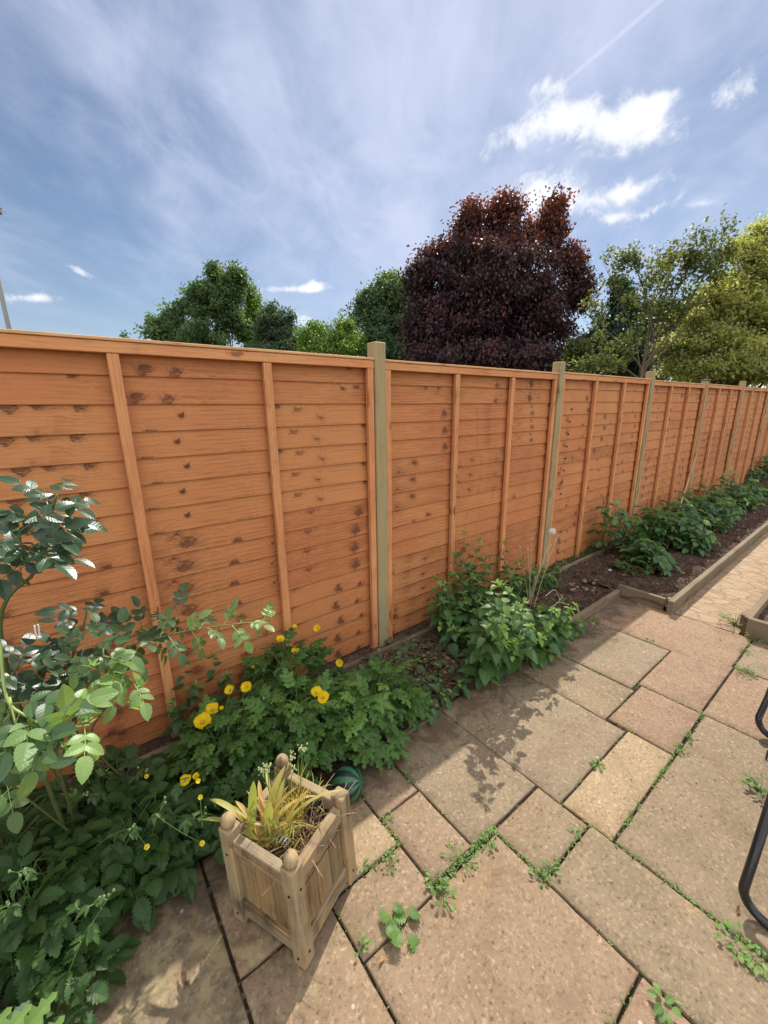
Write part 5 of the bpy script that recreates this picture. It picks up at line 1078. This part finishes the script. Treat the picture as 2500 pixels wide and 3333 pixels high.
tree('crimson_maple', 'large dark crimson leaved tree rising above the fence centre', 13.0, [(1449, 827, 62, 71), (1535, 751, 55, 81), (1544, 691, 32, 40), (1639, 722, 59, 71), (1644, 679, 32, 38), (1717, 794, 59, 66), (1791, 770, 49, 90), (1809, 679, 24, 57), (1368, 918, 43, 66), (1404, 851, 43, 49), (1359, 1047, 48, 114), (1869, 904, 48, 59), (1877, 970, 44, 59), (1850, 841, 38, 49), (1601, 951, 204, 180), (1715, 1066, 142, 162), (1487, 1056, 142, 162), (1506, 1161, 171, 57), (1715, 1171, 162, 52)], TL['crim'], .118, 1000, 130, seed=6, clump=.40, toplight=1.1, limbs=40, trunk_r=.24, droop=.45)
tree('conifer_tree', 'dark drooping conifer right of the crimson tree', 14.0, [(2020, 930, 22, 30), (2030, 985, 48, 45), (2030, 1060, 80, 70), (2000, 1140, 120, 80), (1920, 1130, 60, 60), (2080, 1130, 60, 70)], TL['conifer'], .15, 330, 120, seed=7, clump=.32, droop=.9, asp=.3, trunk_r=.14)
tree('dark_tree', 'small dark green tree half hidden behind bare branches', 16.0, [(2160, 1010, 45, 40), (2170, 1100, 80, 80), (2100, 1130, 60, 60)], TL['dark'], .15, 190, 80, seed=8, clump=.36, trunk_r=.11)
tree('maple_sapling', 'low reddish tinged shrub at the foot of the crimson tree', 11.5, [(1880, 1150, 50, 45), (1940, 1185, 70, 25)], TL['sparse'], .11, 70, 40, seed=12, clump=.25, trunk_r=.05)
tree('golden_maple', 'big yellow green maple filling the right edge above the fence', 10.0, [(2440, 890, 90, 90), (2500, 760, 60, 80), (2380, 990, 120, 90), (2560, 950, 150, 200), (2500, 1040, 170, 120), (2290, 1110, 110, 70), (2420, 1150, 150, 70), (2480, 1215, 110, 40), (2620, 830, 150, 200), (2225, 1190, 60, 35), (2260, 1040, 45, 40), (2180, 1130, 60, 45), (2330, 950, 50, 50), (2330, 1195, 130, 45), (2420, 820, 45, 45)], TL['gold'], .088, 1050, 85, seed=9, clump=.36, flat=.24, droop=.1, limbs=34, trunk_r=.16, shell=.5)
# the half-bare tree: long branches with few leaves
r = random.Random(95); e = empty('sparse_tree', gr(2120, 1700), 'half bare tree with thin arching branches between conifer and maple', 'tree', 'trees beyond the fence'); br, lf = MB(), MB(); b = far(2085, 1300, 9.5); b.z = -.06; e.location = b
fork = far(2090, 1200, 9.5)
tube(br, smooth_path([b, b.lerp(fork, .5)+V(.05, 0, 0), fork], 5), [.060*(1-.45*i/10) for i in range(11)], 8)
BR = [((2060, 1080), (2010, 960), (1990, 900)), ((2120, 1040), (2080, 900), (2050, 830)), ((2180, 1080), (2260, 950), (2330, 850)), ((2150, 1020), (2180, 880), (2165, 850)), ((2200, 1100), (2330, 930), (2390, 800)), ((2050, 1150), (1960, 1060), (1920, 980)), ((2130, 1000), (2230, 860), (2290, 790)), ((2240, 1120), (2360, 1060), (2440, 1020)), ((2000, 1180), (1930, 1190), (1900, 1200)), ((2130, 1120), (2100, 960), (2150, 870)), ((2210, 1040), (2290, 900), (2350, 790)), ((2180, 1000), (2230, 900), (2240, 850))]
for ch_ in BR:
    dz = r.uniform(-.8, .8); pts = smooth_path([fork.lerp(b, r.uniform(0, .12))]+[far(x, y, 9.5+dz*(i+1)/3) for i, (x, y) in enumerate(ch_)], 8); n_ = len(pts); tube(br, pts, [.022*(1-.9*i/n_)+.002 for i in range(n_)], 5, cap=False)
    for k in range(15):
        i = r.randrange(6, n_); ax = (pts[i]-pts[i-1]).normalized(); tt = pts[i]+(ax*.5+rdir(r)*.8+V(0, 0, .2))*r.uniform(.2, .6); tw = smooth_path([pts[i], pts[i].lerp(tt, .5)+rdir(r)*.05, tt], 3); tube(br, tw, [.007*(1-.8*q/6) for q in range(7)], 4, cap=False)
        if r.random() < .9:
            for q in range(r.choice([16, 34, 56])): p = tw[r.randrange(2, 7)]+rdir(r)*.13; blade(lf, p, rdir(r)+V(0, 0, -.2), ZUP+rdir(r)*.5, r.uniform(.06, .11), .075, 'ovate', seg=2, curl=.4, fold=.3, tint=min(1, max(0, r.gauss(.5, .25))))
br.build('branches', M['bark'], e, smooth=True); lf.build('crown', TL['sparse'], e)
tree('hedge', 'dark hedge line far behind the fence below the tree crowns', 22.0, [(1150+i*110, 1205, 110, 60) for i in range(15)], TL['dark'], .16, 620, 80, seed=13, clump=.5, trunk_r=.08, limbs=20)
tree('far_shrub', 'tip of a small green shrub peeping over the fence at left', 12.0, [(408, 1092, 10, 8), (430, 1120, 26, 18)], TL['green'], .09, 16, 26, seed=10, clump=.10, trunk_r=.03, limbs=6)

# neighbouring house: only its gutter end and downpipe reach the view
hb = far(-95, 1000, 9.0); hx, hy = hb.x, hb.y
house = empty('neighbour_house', (hx-3, hy+3, 0), 'neighbouring house showing only a gutter end and grey pipe at far left', 'house')
gp = far(4, 690, 9.0); pz = far(14, 1000, 9.0)
mb = MB(); box(mb, V(hx-6.5, hy, -.06), V(6.3, 0, 0), V(0, 6, 0), V(0, 0, gp.z-.1), 0, .02); mb.build('wall', M['wallw'], house, recalc=True)
mb = MB(); z0 = gp.z-.05; mb.add([(hx-6.8, hy-.3, z0), (hx-.05, hy-.3, z0), (hx-.05, hy+6.3, z0), (hx-6.8, hy+6.3, z0), (hx-6.8, hy+3, z0+2.6), (hx-1.6, hy+3, z0+2.6)], [(0, 1, 5, 4), (3, 4, 5, 2), (1, 2, 5), (0, 4, 3), (0, 3, 2, 1)], [(0, 0, 0)]*6); mb.build('roof', M['roof'], house, recalc=True)
mb = MB(); tube(mb, [gp+V(-3, 0, .02), gp+V(-.02, 0, 0), gp+V(.015, 0, -.005)], [.06, .06, .045], 12); tube(mb, [gp+V(-.01, -.02, .07), gp+V(.06, -.03, .05), gp+V(.075, -.03, -.02)], [.012, .010, .004], 6); tube(mb, [gp+V(-.06, 0, .28), gp+V(-.05, 0, .16), gp+V(-.03, 0, .02)], [.03, .045, .05], 8); mb.build('gutter', M['pipe'], house, smooth=True)
mb = MB(); tube(mb, [V(pz.x, pz.y, -.06), V(pz.x, pz.y, pz.z), V(pz.x-.0, pz.y, gp.z-.45), V(pz.x-.10, pz.y, gp.z-.2), V(gp.x-.25, pz.y, gp.z-.05)], .045, 10); mb.build('downpipe', M['pipe'], house, smooth=True)
